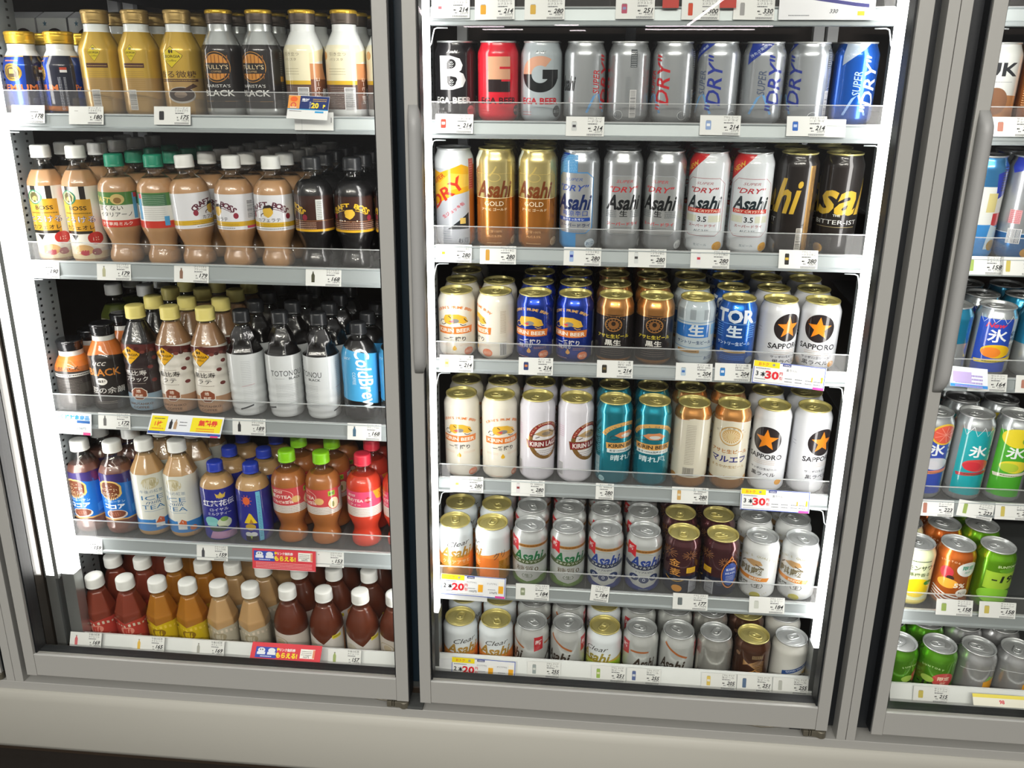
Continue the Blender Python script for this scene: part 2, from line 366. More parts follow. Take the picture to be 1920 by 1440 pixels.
@dsg
def mug_tall():
    c = Art('c3c8d0', 167); c.band(135, 167, 'dfe5e8').p([(-60, 138), (-10, 128), (20, 142), (45, 132), (45, 100), (10, 92), (-25, 70), (-60, 80)], 'f2b41c').p([(-35, 105), (-10, 112), (5, 128), (40, 124), (40, 108), (5, 100), (-30, 84)], 'f6c84c')
    c.t('SUPER', -15, 117, 10, 'c33828', .02, .1, 36).t('DRY', -2, 95, 27, 'd03a24', .03, .2, 42, sx=1.2).t('生ジョッキ缶', 8, 66, 6.5, 'c8323e', .03, 0, 40)
    c.p([(0, 34), (30, 34), (30, 62)], '2b2f33').r(17, 25, 43, 53, 'e9c46a').fine(-8, 30, 26, 5, 4, '7b838c').r(32, 100, 4, 140, 'c8752a').r(31, 44, 100, 150, 'b8332c').fine(37, 145, 8, 12, 4, 'e8a090')
    c.t('お酒', 22, 14, 9, '4a5258').ring(22, 14, 8.5, 8.5, .6, 'e8ecee'); return c
@dsg
def gold_tall():
    c = Art('Mcf8436', 167); c.band(88, 167, 'Me2d08a').p([(-52, 160), (-20, 165), (-24, 140), (-44, 122), (-52, 118)], 'e6ecd8').t('新', -38, 137, 15, '8a5a20', .03, .15, 0, .8).ring(0, 122, 9, 7, 1.2, 'b9a45c').line([(-6, 124), (0, 133), (3, 140)], 2, 'c4ae62').fine(0, 128, 50, 1, 2, 'b9a45c')
    asahi(c, 0, 103, 52, 27, '74380f'); c.line([(-30, 88), (30, 88)], .8, 'f2e4b8').t('GOLD', 0, 79, 11, 'f4e9cf', .0, w=26).t('アサヒ ゴールド', 0, 69, 5, 'f2e2c0').t('麦芽100%', 0, 32, 5, 'e8b070').t('ALC.5.5%', 0, 24, 5, 'e8b070').fine(0, 12, 20, 1, 2, 'f0c890'); osake(c, 32, 14, 8, 'd9b88c', 'a06428'); c.bars(55, 28, 14, 30, '4a3018'); return c
def panel(c, x0, x1, y0, y1, fill, edge, k=9, w=.9):
    pts = [(x0+k, y0), (x1-k, y0), (x1, y0+k), (x1, y1-k), (x1-k, y1), (x0+k, y1), (x0, y1-k), (x0, y0+k)]
    if fill: c.p(pts, fill)
    c.line(pts+[pts[0]], w, edge)
@dsg
def silver_tall():
    c = Art('Mc0c4c7', 167); panel(c, -27, 27, 32, 128, 'Md6dadb', '9aa0a4')
    c.t('SUPER', 0, 119, 7, 'b3333a', .0, .3, w=22).t('"DRY"', 0, 106, 13, 'b8262e', .02, .3, w=40); asahi(c, 0, 85, 50, 24, '181b1e')
    c.t('生', 0, 66, 11, '1c1f22', .03).fine(-17, 70, 16, 4, 3, '5a6064', 1.3).fine(17, 70, 16, 4, 3, '5a6064', 1.3).t('スーパードライ', 0, 49, 6.5, 'b8262e', .03).fine(0, 43, 24, 2, 3, '5a6064')
    osake(c, 33, 14, 8, 'd8dcde', '4a5054'); c.bars(62, 28, 12, 30, '3a3f44').fine(50, 130, 10, 24, 3.4, '74797d'); return c
@dsg
def frost_tall():
    c = Art('Mc4cacf', 167); c.r(-30, 5, 4, 160, '3f93d4').p([(-44, 162), (-8, 162), (-24, 140), (-40, 130)], '1f49a8').fine(-12, 158, 32, 12, 2.5, '8cc2e6', 1.2, 3, 3); panel(c, -27, 27, 32, 132, 'Mdadfe3', '3f8fd0', 9, 1.6)
    c.t('SUPER', 0, 121, 7, '30508e', .0, .3, w=24).t('"DRY"', 0, 107, 14, '27479a', .02, .3, w=42); asahi(c, 0, 84, 52, 25, '16295e')
    c.t('爽涼辛口', 2, 65, 10, '27479a', .01, w=36).r(-24, 24, 52, 58, '2b50a8').t('澄みきったキレ', 0, 55, 4.5, 'e8f0fa').t('スーパードライ', 2, 45, 6.5, '1c2a55', .03).fine(2, 38, 28, 2, 3, '5a7090'); osake(c, 25, 14, 8, 'cfe0ee', '45648a'); return c
@dsg
def crystal_tall():
    c = Art('dde3e8', 167); c.p([(-50, 165), (4, 165), (-24, 130), (-50, 112)], 'cc2a2c').t('NEW', -20, 144, 10, 'e8b83c', .03, .2, 38); panel(c, -28, 28, 32, 126, None, 'a8404a', 9, .7)
    c.t('SUPER', 0, 118, 6, 'b06a70', .0, .3, w=22).t('"DRY"', 0, 107, 11.5, 'b83038', .02, .3, w=38); asahi(c, 0, 87, 50, 22, '1d2a30'); c.r(-24, 24, 70, 77, 'c43a30').t('DRY CRYSTAL', 0, 73.5, 5.6, 'f0dcc8', .02, .2, w=42)
    c.r(-26, 26, 55, 66, 'd5d8c4').r(-8, 8, 54, 67, 'dde3e8').t('3.5', 0, 60, 12, '1d2226', .03, sx=.85).t('スーパードライ', 0, 49, 5.5, 'a03038', .02).t('ALC.3.5%', 0, 41, 5, '5a6a72').t('生ビール', 0, 17, 4.5, '8a98a0').fine(52, 130, 10, 20, 3, '98a4aa'); osake(c, 24, 14, 8, 'd8a030', 'a06a18'); return c
@dsg
def black_tall():
    c = Art('1f1a18', 167); c.t('Asahi', 0, 100, 78, 'c9a63a', .03, .3, w=150).t('THE', 0, 70, 5, 'd8d8d0').t('BITTER-IST', 0, 59, 10, 'd8dad6', .0, w=58).line([(-26, 51), (26, 51)], .6, 'b0a070').fine(0, 40, 12, 1, 3, '8a8678')
    c.r(86, 98, 8, 148, 'Mb48a4c').fine(92, 144, 9, 44, 3, '5a4020').bars(78, 30, 10, 34, '2b2523', True, 'c8c4ba'); osake(c, -20, 14, 8, 'c8922c', '7a5418'); c.fine(-80, 140, 8, 36, 3, '8a7a50'); return c
def kirin(H, k, base='e9e4d6', ink='e08038', blue=False):
    c = Art(base, H); a = 60 if H < 150 else 90   # banner height
    c.arc("KIRIN'S PRIME BREW", 0, a+12, 33, 6.6, ink if not blue else 'e0b060', 96, .035, .8)
    c.p([(-16, a+16), (-13, a+23), (-5, a+25), (6, a+25), (17, a+19), (20, a+9), (13, a+7), (4, a+10), (-6, a+6), (-14, a+9)], 'e6b53c').e_(1, a+13, 6, 4, '8b8a88').p([(-9, a+12), (-2, a+9), (0, a+14)], 'd84a50')
    for pts in ([(-15, a+14), (-20, a+13), (-22, a+8)], [(-12, a+8), (-16, a+5), (-20, a+6)], [(14, a+17), (17, a+12), (20, a+10)], [(8, a+7), (12, a+4), (17, a+5)], [(-8, a+22), (-4, a+18)]): c.line(pts, 1.3, '3a2a22' if not blue else 'd8a850')
    c.p([(-27, a+1), (27, a+2.5), (26, a-10.5), (-26, a-12)], 'e07c30' if not blue else 'd9782e').t('KIRIN BEER', 0, a-4.8, 9.5, 'f4ead8', .04, w=47)
    c.t('一番搾り', 0, a-21, 9.5, '23201e' if not blue else 'e6e2dc', .02, w=32).fine(-16, a-31, 18, 2, 2.5, 'e0a878', .5).fine(16, a-31, 18, 2, 2.5, 'e0a878', .5)
    if blue: c.t('糖質0', -6, a-29, 8, 'c8cdd4', .0)
    y = a-38; c.p([(0, y+6), (3, y), (2.6, y-3), (0, y-4.5), (-2.6, y-3), (-3, y)], 'e8b62c' if not blue else 'd8a050')
    osake(c, 21, 15, 7.5, 'dc7a50', 'f0d8c0'); c.fine(-10, 10, 18, 1, 2, 'e0a080')
    c.r(40, 56, 12, 36, 'd8d4c8').bars(48, 22, 13, 22, '5a5852').r(40, 56, 44, H-26, 'e6dfd0' if not blue else '3a4a7a').fine(48, H-30, 12, int((H-80)/2.6), 2.6, 'b09a80' if not blue else '8a94b0'); return c
@dsg
def cream_can(): return kirin(122, 1)
@dsg
def cream_tall(): return kirin(167, 1)
@dsg
def navy_can(): return kirin(122, 1, 'M1d3fae', 'e0b060', True)
@dsg
def copper_black():
    c = Art('Mc58a4c'); c.band(12, 93, '1d191b').p([(-60, 93), (-30, 95), (0, 91), (30, 95), (60, 93), (60, 90), (-60, 90)], 'Mc58a4c')
    c.arc('MALT BREW', 0, 68, 22, 3.4, '9a744a', 80, .0).ring(0, 75, 12, 12.5, 1.5, 'a8763c').e_(0, 75, 7.5, 8, '8a5c30').e_(0, 77, 3, 4, '2a1c12')
    for k in range(14): a = k*2*math.pi/14; c.line([(8.5*math.cos(a), 75+8.5*math.sin(a)), (10.5*math.cos(a), 75+10.5*math.sin(a))], .8, 'a8763c')
    c.t('アサヒ生ビール', 0, 54, 7.5, 'd8c43a', .03, w=46).t('黒生', 0, 42, 11.5, 'e4e2dc', .03).fine(0, 31, 34, 4, 4, '5c5048').bars(52, 28, 12, 24, '3a2a1a', False, 'c8b8a0'); return c
@dsg
def frost_can():
    c = Art('b9c6cd'); c.r(-26, -16, 88, 106, '8f9ba2').r(-6, 2, 88, 106, '98a2a8').r(13, 22, 88, 106, '9aa4aa').band(82.5, 83.5, '4c86b8').r(-30, 22, 56, 79, '2d72c0').t('生', 4, 68, 22, 'd0dae0', .05).r(26, 40, 60, 79, '7fb0d8')
    c.t('サントリー生ビール', 2, 47, 7, '24406a', .03, w=50).band(37, 38, '4c86b8').r(-22, 10, 28, 34, 'b9925a').fine(-6, 31, 26, 1, 2, '4a3a20').fine(0, 22, 30, 1, 2, '8aa0b0').t('お酒', 24, 18, 7, '2e4a7a').star(38, 42, 7, 3.5, '3a74b4'); return c
@dsg
def blue_can():
    c = Art('M1664c8'); c.t('TOR', 0, 96, 31, 'dfe6ee', .05, w=54).t('サン', -66, 96, 28, 'dfe6ee', .05).band(82, 83, '6fa2dc').t('生', 0, 68, 22, 'd8e6f2', .05)
    for k in range(6): c.r(-28, -16, 58+k*4, 59.4+k*4, '5f98dc').r(17, 29, 58+k*4, 59.4+k*4, '5f98dc')
    c.t('サントリー生ビール', 0, 47, 7, 'cfe0f2', .03, w=48).r(-18, 18, 30, 35.5, 'b99a5c').fine(0, 33, 30, 1, 2, '5a4420').fine(0, 24, 34, 3, 3, '2f7ade').bars(52, 26, 12, 24, '1a3a70', False, 'c0cce0').e_(26, 16, 7, 7, '6a7a90'); return c
def star_art(H):
    c = Art('dfe1e6', H); o = 0 if H < 150 else 29; y = 79+o; s = 1 if H < 150 else 1.05
    c.e_(0, y, 19.8*s, 25*s, '241c1e', 40).star(0, y, 20.5*s, 8.6*s, 'ea8a1e').t('SAPPORO', 0, y-33, 13.5, '26242a', .03, w=50).fine(0, y-41, 32, 3, 3.4, 'cbb8a8', 1)
    c.t('サッポロ生ビール', 0, 26 if H < 150 else 50, 5, '3a3a42', .02).t('黒ラベル', 0, 17 if H < 150 else 39, 9, '302f36', .02); c.e_(24, 14 if H < 150 else 24, 6, 6, 'e0a040').fine(-44, y-4, 10, 2, 6, '9a9aa4', 1, 4).bars(60, 30, 13, 26, '44444a').fine(50, y, 10, 8, 3, 'b8b8c0'); return c
@dsg
def star_can(): return star_art(122)
@dsg
def star_tall(): return star_art(167)
@dsg
def lager_tall():
    c = Art('dddbe4', 167); y = 88
    c.ring(0, y, 27, 38, 7, 'Mb98a4a', 0, 360, 40).ring(0, y, 26.3, 37, 5.4, '8f2427', 15, 165, 24).e_(0, y, 20.4, 29, 'e4e0e2', 36).arc('KIRIN BREWERY COMPANY', 0, y+1, 23.6, 3.6, 'e8d0a0', 140, .02, 1.45)
    c.p([(-18, y+14), (-6, y+22), (6, y+22), (16, y+14), (12, y+6), (-4, y+8)], 'b89a6a').e_(0, y+14, 7, 4, '8a7a68')
    for q in ([(-16, y+14), (-20, y+12), (-21, y+8)], [(-10, y+9), (-16, y+6)], [(4, y+20), (12, y+14), (18, y+16)]): c.line(q, 1.4, '3a2a22')
    c.p([(-30, y+2), (30, y+2), (28, y-15), (-28, y-15)], 'Mb98a4a').p([(-29, y+.5), (29, y+.5), (27, y-13.5), (-27, y-13.5)], '7e1c22').t('KIRIN LAGER', 0, y-6.5, 12.5, 'eee6e0', .04, w=49)
    for k in range(22): a = math.radians(205+k*6); c.line([(23*math.cos(a), y+33*math.sin(a)), (25.7*math.cos(a), y+36.5*math.sin(a))], .9, '7a5a28')
    c.fine(0, y-20, 30, 3, 4, '7a7478').bars(-48, 30, 14, 26, '44424a').fine(-46, 118, 14, 6, 4, 'cfa0b8'); c.e_(50, 30, 7, 7, 'c9c08a'); return c
@dsg
def teal_tall():
    c = Art('M1b96ac', 167); y = 92
    c.arcband(0, y, 31, 38, 'd8a85c', 22, 158, 1.05).arc("KIRIN'S ORIGINAL", 0, y, 33, 4.6, '2a5a60', 120, .02, 1.05).p([(-16, y+14), (-8, y+20), (8, y+22), (18, y+14), (10, y+8), (-6, y+8)], 'd08a5a').e_(2, y+13, 8, 3.5, 'c8ccc8')
    for q in ([(-16, y+14), (-21, y+12), (-22, y+8)], [(-10, y+8), (-17, y+5), (-20, y+6)], [(8, y+9), (14, y+6)]): c.line(q, 1.2, '1f2a30')
    c.p([(-28, y-1), (28, y-1), (27, y-13), (-27, y-13)], 'd8a254').t('KIRIN BEER', 0, y-7, 10, '26221e', .04, w=48).r(-26, 26, y-21, y-13, 'd9e2e2').t('麦芽100%&国産ホップ', 0, y-17, 4.6, '2a4a50', .02).t('晴れ風', 0, y-32, 13, 'cfe4e8', .02, w=40)
    c.r(34, 52, 30, 60, 'c8d4d4').bars(43, 45, 15, 26, '3a6a74').e_(-34, 14, 6, 6, 'a0c8d0').t('お酒', -34, 14, 5, '1f7a8c').fine(-44, 110, 8, 12, 4, '7cc4d0').bars(-46, 40, 12, 34, '2a6a78', True, 'b8ccd0'); return c
@dsg
def copper_tall():
    c = Art('Mcf9250', 167); c.band(26, 141, 'd9d4c2').p([(-104, 141), (-70, 146), (-35, 139), (0, 144), (35, 139), (70, 146), (103, 141), (103, 138), (-103, 138)], 'd9d4c2').line([(-60, 143), (-35, 139.5), (0, 144.5), (35, 139.5), (60, 143)], 1, 'b87436')
    c.arc('おつかれ生です。', 0, 96, 36, 5, '6a5238', 70, .01, .9).ring(0, 114, 17, 19, 2, 'b8904c').e_(0, 114, 13, 14, 'c9a870')
    for k in range(20): a = k*math.pi/10; c.line([(6*math.cos(a), 112+6*math.sin(a)), (12*math.cos(a), 112+13*math.sin(a))], .7, 'f0e4c8')
    c.e_(0, 113, 5, 7, 'd8c090').t('アサヒ生ビール', 0, 83, 9, 'b3742c', .03, w=54).t('マルエフ', 0, 67, 15, '2a2c7a', .04, w=52).t('まろやか生ビール', 0, 52, 6.5, 'a8884c', .01, w=50).t('Asahi', 0, 32, 6, 'b09058', .02, .3).e_(32, 24, 7, 7, 'b98a50')
    c.fine(66, 132, 20, 24, 3.4, '8a8478').bars(66, 38, 22, 16, '5a564c', False, 'c4c0b4'); return c
def clear_art(H, lime=False):
    c = Art('dfe6ea', H); o = 0; b, m = ('Mf0a22c', 'e8903c') if not lime else ('a9c43a', 'c8b04a')
    c.band(4, 56, b).p([(-104, 62), (-52, 70), (-20, 60), (20, 62), (60, 72), (104, 64), (104, 54), (-104, 54)], m).r(-60, 60, 38, 56, 'ef9440' if not lime else 'b4c83c').r(20, 60, 4, 60, 'e07a30' if not lime else '9cc428')
    c.t('Clear', 4, 88, 15, '3a3632', .0, .45, 6, w=36); asahi(c, 0, 69, 52, 22, 'b08a3c' if not lime else '9a8a30'); c.t('クリアアサヒ', 0, 48, 9, 'f2d8b0', .02, w=44).fine(-46, 86, 6, 14, 3, 'b4c0c6').t('クリ', 62, 66, 16, '4a4038', .01, .3, 10).t('お', 64, 42, 14, 'b08038', .01); return c
@dsg
def clear_can(): return clear_art(122)
@dsg
def lime_can(): return clear_art(122, True)
def style_art(ink, bandc, bot, txt, zero):
    c = Art('Scfd3d3'); c.r(-60, 60, 90, 96, 'b9823a').fine(0, 93, 100, 1, 2, '7a5020', 3, 2, 6).p([(-30, 108), (-14, 104), (-14, 78), (-22, 84), (-30, 80)], 'c8232e').t('新', -22, 96, 10, 'f0d8d8', .03)
    c.line([(-10, 86), (2, 88), (12, 85)], .6, '9aa47a'); asahi(c, 1, 70, 50, 22, ink); c.arcband(0, 150, 88, 97, bandc, 249, 291).arc('スタイルフリー', 0, 150, -92.3, 5.2, 'e4e8e0', -22, .03)
    c.band(4, 26, bot).p([(-27, 48), (27, 48), (26, 32), (16, 20), (0, 14), (-16, 20), (-26, 32)], 'Sd6dad8')
    if zero:
        c.t('トリプルゼロ', 0, 48, 4.5, '38425a')
        for x in (-15, 0, 15): c.e_(x, 36 if x else 32, 7.5, 7.5, '303c62').t('0', x, 36 if x else 32, 10, 'c4cad8', .01)
    else: c.t('糖質0', 0, 42, 13, '5a4a2c', .0, w=34).t('〈生〉', 0, 27, 9, '4a5a34', .01)
    c.fine(0, 11, 14, 2, 3, 'a0b090').fine(56, 84, 10, 18, 3, '9aa0a0').bars(60, 24, 12, 24, '4a4e4e'); return c
@dsg
def green_style(): return style_art('1e6a3e', '4c5a34', '587a2c', '', False)
@dsg
def navy_style(): return style_art('24408e', '2e3650', '2c3a7a', '', True)
def style_bottom(): 
    c = Art('Scdd0ce'); c.line([(-50, 108), (-36, 98), (-24, 88), (-10, 80)], 4, 'a8602e').line([(22, 88), (56, 88)], 4, 'a8602e'); asahi(c, -36, 62, 48, 24, '3a3028'); asahi(c, 48, 62, 50, 24, '3a3028'); c.p([(-60, 36), (0, 44), (60, 36), (60, 26), (0, 34), (-60, 26)], '6a4030')
    c.p([(5, 106), (19, 106), (19, 78), (5, 74)], 'b82a32').t('新', 12, 94, 11, 'f0dcdc', .03).fine(56, 90, 8, 16, 3, '8a8c8a'); return c
@dsg
def bronze_style(): return style_bottom()
@dsg
def plum_can():
    c = Art('M5a2f34'); c.band(4, 46, 'M2c3350')
    for x, y, L in ((-14, 92, 14), (18, 90, 12), (50, 80, 12), (-50, 84, 12)):
        for k in range(12): a = k*math.pi/6; c.line([(x+3*math.cos(a), y+3*math.sin(a)), (x+L*math.cos(a), y+L*.8*math.sin(a))], .7, 'b9844e')
    c.t('金', -4, 72, 17, 'd89a48', .01).t('麦', -2, 52, 17, 'd89a48', .01).arcband(-2, 52, 18, 20, 'b08a3c', 220, 320).r(14, 28, 52, 64, 'e0b02c').fine(21, 60, 10, 3, 3, '7a5a18').e_(2, 18, 7.5, 7.5, 'd09030').bars(26, 22, 12, 30, '3a3a44', True, 'b0b4bc').fine(-46, 90, 10, 6, 4, 'c09878')
    c.ring(66, 54, 20, 30, 2, 'd8843c', 30, 330).e_(66, 54, 17, 24, '2a4a9a').t('贅沢麦芽', 66, 64, 5.5, 'e0e4ee', .02).t('天然水仕込', 66, 56, 5, 'e0e4ee', .02).fine(66, 50, 20, 4, 3, 'c0c8dc').line([(58, 80), (66, 92), (70, 84)], 3, 'd8843c'); return c
@dsg
def white_quality():
    c = Art('d9dcdd'); c.arc("KIRIN'S QUALITY", 0, 58, 38, 6, 'b0aa86', 96, .02, 1.0).p([(-14, 82), (-4, 88), (8, 86), (12, 78), (0, 74)], 'c09a6a').line([(-14, 82), (-20, 76)], 1.5, '4a4038').line([(2, 78), (14, 70)], 1.5, '4a4038')
    c.t('麒麟', -4, 64, 17, '7e7458', .02, w=38).p([(-30, 54), (24, 50), (21, 42), (-30, 46)], 'd88a3c').t('BREW', 4, 47.5, 6.5, 'f2e4d0', .03).t('淡麗〈生〉', -4, 33, 11, '4c4a42', .02, .1, w=40).arc('ALC 5.5% QUALITY', 0, 44, -34, 4, 'b4ac80', -80, .01, 1.0).e_(6, 12, 7.5, 7.5, 'b9b24e').fine(34, 90, 6, 22, 3, 'b0b4b4', .8).r(44, 54, 70, 80, 'dc9a30').bars(60, 26, 12, 22, '66696a'); return c
@dsg
def plain_silver():
    c = Art('Mc2c2bc'); c.r(-40, -30, 14, 84, 'c9c7be').fine(-35, 80, 8, 24, 2.6, '9a988e').t('Asahi', 56, 62, 26, '5a4a34', .03, .3).bars(74, 26, 12, 24, '5a5a54').r(30, 34, 10, 84, 'a8a69c'); return c
@dsg
def brown_wheat():
    c = Art('M5f3a28')
    for k in range(9): c.line([(-16, 72+k*1.5), (4, 84-k*2.4), (14, 82-k*3)], .8, 'b08858')
    c.t('金麦', 2, 44, 18, 'b07a44', .01, w=34).t('金', 2, 56, 18, 'c08a4c', .01).e_(-26, 92, 4, 4, '8a6a50').fine(4, 96, 16, 4, 2, 'b09870'); return c
@dsg
def silver_value():
    c = Art('d2d2cc'); c.p([(-18, 66), (30, 86), (30, 78), (-18, 57)], '2c4f8c').t('GOOD VALUE SIZE', 6, 72, 5, 'd8e0ea', .02, 0, 22, w=40).t('淡麗', 4, 48, 20, '5c5444', .02, .2, 10).p([(10, 62), (22, 66), (18, 56)], 'c8a860'); return c
def fruit_art(H, base, mid, char='氷結', acc='e8d040', fruit='f0c020', new=False):
    c = Art('Mc3c9cc', H); a = H*.62
    c.r(-30, 14, H*.1, H*.86, base).p([(14, H*.5), (34, H*.52), (34, H*.86), (14, H*.86)], 'c9ced2').t('氷', -4, a, 24, 'eef4f6', .03).t('結', 22, a-1, 20, '3a4a70', .02)
    c.e_(-2, a-27, 19, 12, fruit).e_(-8, a-29, 12, 9, mid).p([(-28, a-44), (26, a-36), (24, a-43), (-26, a-50)], acc).fine(0, a-45, 34, 1, 2, '4a5a20', 1.4)
    for k in range(5): c.line([(-30+k*14, H*.9), (-24+k*14, H*.8), (-16+k*14, H*.9)], .8, 'e0e6ea')
    if new: c.t('New', -8, a+19, 12, 'd8344a', .03, .3)
    return c
@dsg
def lemon_ice(): return fruit_art(122, '2a4fb8', 'f08a30', new=True)
@dsg
def teal_ice(): return fruit_art(167, '1fa0a8', 'c8343e', '氷結', 'b03a44', 'd04a48')
@dsg
def green_ice():
    c = fruit_art(167, '4aa82c', 'b4cc3c', '氷結', 'd8d8c8', 'e8d83c'); c.e_(-4, 132, 22, 18, 'e8d432').e_(10, 128, 10, 9, '7aa834'); return c
@dsg
def grapefruit_ice():
    c = fruit_art(167, '3a52b0', 'd8d8e0', acc='d8846a', fruit='d0d4dc'); c.e_(4, 134, 20, 20, 'e8c040').e_(4, 134, 17, 17, 'e4604c').p([(-60, 150), (-20, 160), (-20, 120), (-60, 110)], 'd8c04a')
    for k in range(9): a = k*2*math.pi/9; c.line([(4, 134), (4+15*math.cos(a), 134+15*math.sin(a))], .9, 'f4a090')
    return c
@dsg
def lemon_sour():
    c = Art('e4ecc0'); c.t('レモンサワー', 6, 84, 11, '3c4a2c', .03, w=54).t('檸檬香る', 6, 70, 8, '5a6a3c', .02).e_(6, 42, 20, 20, 'f0d41c').e_(22, 52, 8, 5, '4a9a3c').band(6, 16, 'e8d870').fine(0, 98, 40, 1, 2, '5a6a5a', 2); return c
@dsg
def orange_can():
    c = Art('Me8782c'); c.e_(10, 86, 16, 15, 'e8ecea').t('限定', 10, 89, 9, '2a9a7a', .04).t('出荷', 10, 80, 5, '4aa88c').e_(-18, 76, 9, 12, 'c83c4a').e_(-12, 66, 5, 5, '3a2420').e_(-14, 54, 14, 10, 'f2b040').t('5%', 2, 52, 13, 'f4ece0', .04).e_(8, 36, 9, 9, 'eeeae4').t('お酒', 8, 36, 7, '4a4440', .02)
    for k in range(4): c.line([(-34, 40-k*6), (-14, 30-k*6), (4, 26-k*5)], 2.4, 'e8ecee')
    c.arc('SUNTORY', -14, 60, 40, 4.5, 'f0c8a0', 40, .02); return c
@dsg
def green_strong():
    c = Art('M7cc41e'); c.r(-26, 30, 48, 84, 'a4cc3c').t('-196', 4, 70, 19, '1c2a14', .04, .1, w=42).t('SUNTORY', 2, 96, 6.5, 'd8f0b0', .04).e_(-8, 34, 24, 16, '8ccc3c').fine(0, 20, 30, 2, 3, 'cfe8a0').e_(4, 88, 14, 5, '6aa82c'); return c
@dsg
def kiwi_can():
    c = Art('M6cb82a'); c.e_(4, 64, 16, 16, 'c8504c').t('限定', 4, 67, 9, 'f0d8c0', .04).t('出荷', 4, 58, 4.5, 'f0d8c0').t('-196', -16, 50, 18, '243018', .04, .1).e_(-18, 62, 9, 7, 'a8cc5c').arc('SUNTORY', -14, 50, 40, 5, 'd8f0b0', 40, .02); return c
@dsg
def pineapple_can():
    c = Art('Mc6c8ca'); c.p([(4, 66), (26, 72), (30, 60), (24, 48), (10, 40), (4, 50)], 'e0a030').p([(6, 68), (12, 78), (18, 72), (26, 80), (28, 72)], '8ab85a').e_(-10, 34, 16, 14, '3a2a6a').e_(-10, 34, 7, 7, 'd8d8e0').line([(-30, 84), (-10, 92), (10, 92), (30, 84)], 1, 'e4e8ea'); return c
@dsg
def brown_uk():
    c = Art('dcdfdc'); c.t('UK', -4, 84, 26, '2c2e32', .04, w=40).fine(-4, 66, 30, 1, 2, '9aa0a0').p([(-30, 50), (24, 46), (30, 4), (-34, 4)], 'b0794c').e_(-6, 38, 15, 20, '8a6248').r(40, 60, 8, 112, 'c87a34'); return c
@dsg
def amber_can():
    c = Art('Mc0702a'); c.fine(-26, 104, 8, 22, 3.4, 'e8c090').r(-8, 40, 20, 70, 'd88a2a').e_(6, 46, 12, 20, 'e8b85c'); return c
@dsg
def strong_tall():
    c = Art('Mc2c7cb', 167); c.band(6, 46, 'M3c86cc').band(46, 47, 'e0e6ea').e_(24, 96, 12, 14, '2a5cb8').p([(-34, 166), (-14, 160), (-16, 146), (-30, 140), (-34, 150)], '2a3ca8').r(-24, -10, 62, 84, 'd8a0a4').fine(-17, 82, 12, 7, 3, 'c05060').t('極', 24, 70, 14, '2c3034', .03).t('濃', 24, 54, 12, '2c3034', .03).bars(-14, 42, 14, 22, '4a5a6a').e_(6, 16, 9, 8, 'b98a3c').fine(0, 140, 10, 20, 3, '888e92'); return c
@dsg
def comic_tall():
    c = Art('e4e8e4', 167); c.band(120, 167, 'M4c9ad8').p([(6, 140), (30, 150), (30, 110), (10, 100)], '2a3cb0').band(6, 60, '3c8cd0').r(0, 12, 80, 110, 'd8cc8c').r(10, 26, 58, 78, 'c8323a').p([(10, 60), (34, 50), (34, 20), (6, 20)], 'c8dce8').e_(18, 26, 8, 9, 'b08c2c').fine(20, 150, 12, 10, 4, '3a3a44', 1.6); return c
@dsg
def cyan_can(): c = Art('M2aa0d0'); c.band(96, 122, 'M2a9cc8').band(4, 60, 'Mc4cacc'); return c

# can shells: one mesh per design, shared by every copy; lid and tab are parts
def canprof(H): return [(0, 24.6), (.8, 26.2), (3, 28.6), (6, 31), (9, 32.5), (12.5, 33.1), (H-22, 33.1), (H-18.5, 32.9), (H-15, 32), (H-11, 30.3), (H-7.5, 28.9), (H-5, 28.1), (H-2.6, 27.8)]
_m = {}
def cached(k, f):
    if k not in _m: _m[k] = f()
    return _m[k]
def lid_mesh(m):
    b = MB(); b.lathe([(27.7, -3), (28.7, -2.6), (28.95, -1.2), (28.75, -.2), (28.2, 0), (27.5, -.3), (27.1, -1.4), (26.5, -4.8), (25.9, -6), (25.1, -6.1), (24.5, -5.2), (24.1, -4.4), (23.2, -4.2), (12, -4.25), (.4, -4.2)], m, 40, True, False)
    for rx, ry, cy in ((9.5, 10.5, -11), (20.5, 20, 0)):          # score line and stiffening ridge
        for k in range(28):
            a0, a1 = 2*math.pi*k/28, 2*math.pi*(k+1)/28; v = []
            for a in (a0, a1): v += [(rx*math.sin(a), cy+ry*math.cos(a), -4.15), ((rx-.5)*math.sin(a), cy+(ry-.5)*math.cos(a), -3.75), ((rx-1.1)*math.sin(a), cy+(ry-1.1)*math.cos(a), -4.15)]
            b.add(v, [(0, 1, 4, 3), (1, 2, 5, 4)], m, True)
    return b.mesh('lid_'+m)
def tab_mesh(m):
    b = MB()
    def outl(hw, y0, y1, n=7):
        p = []
        for cx_, cy_, a in ((0, y1-hw, 0), (0, y0+hw*.8, 180)):
            for k in range(n+1): t = math.radians(a+180*k/n); p.append((hw*math.cos(t)+cx_, cy_+hw*(1 if a == 0 else .8)*math.sin(t)))
        return p
    o = outl(7.6, -9, 16.5); i = outl(4.6, 1.8, 13.6); n = len(o)
    v = [(x, y, -3.1) for x, y in o]+[(x, y, -1.7) for x, y in o]+[(x*.86, y*.92+.3, -1.5) for x, y in o]+[(x, y, -1.7) for x, y in i]+[(x, y, -3.0) for x, y in i]
    f = [(r*n+k, r*n+(k+1) % n, (r+1)*n+(k+1) % n, (r+1)*n+k) for r in range(4) for k in range(n)]
    b.add(v, f, m, True); b.lathe([(3.4, -3.2), (3.2, -1.2), (2.2, -.9), (.1, -1)], m, 14, True, False); return b.mesh('pull_tab_'+m)
def can_parts(design):
    def f():
        art = D[design](); return wrap('body_'+design, art, canprof(art.H)), art.H
    return cached(('can', design), f)
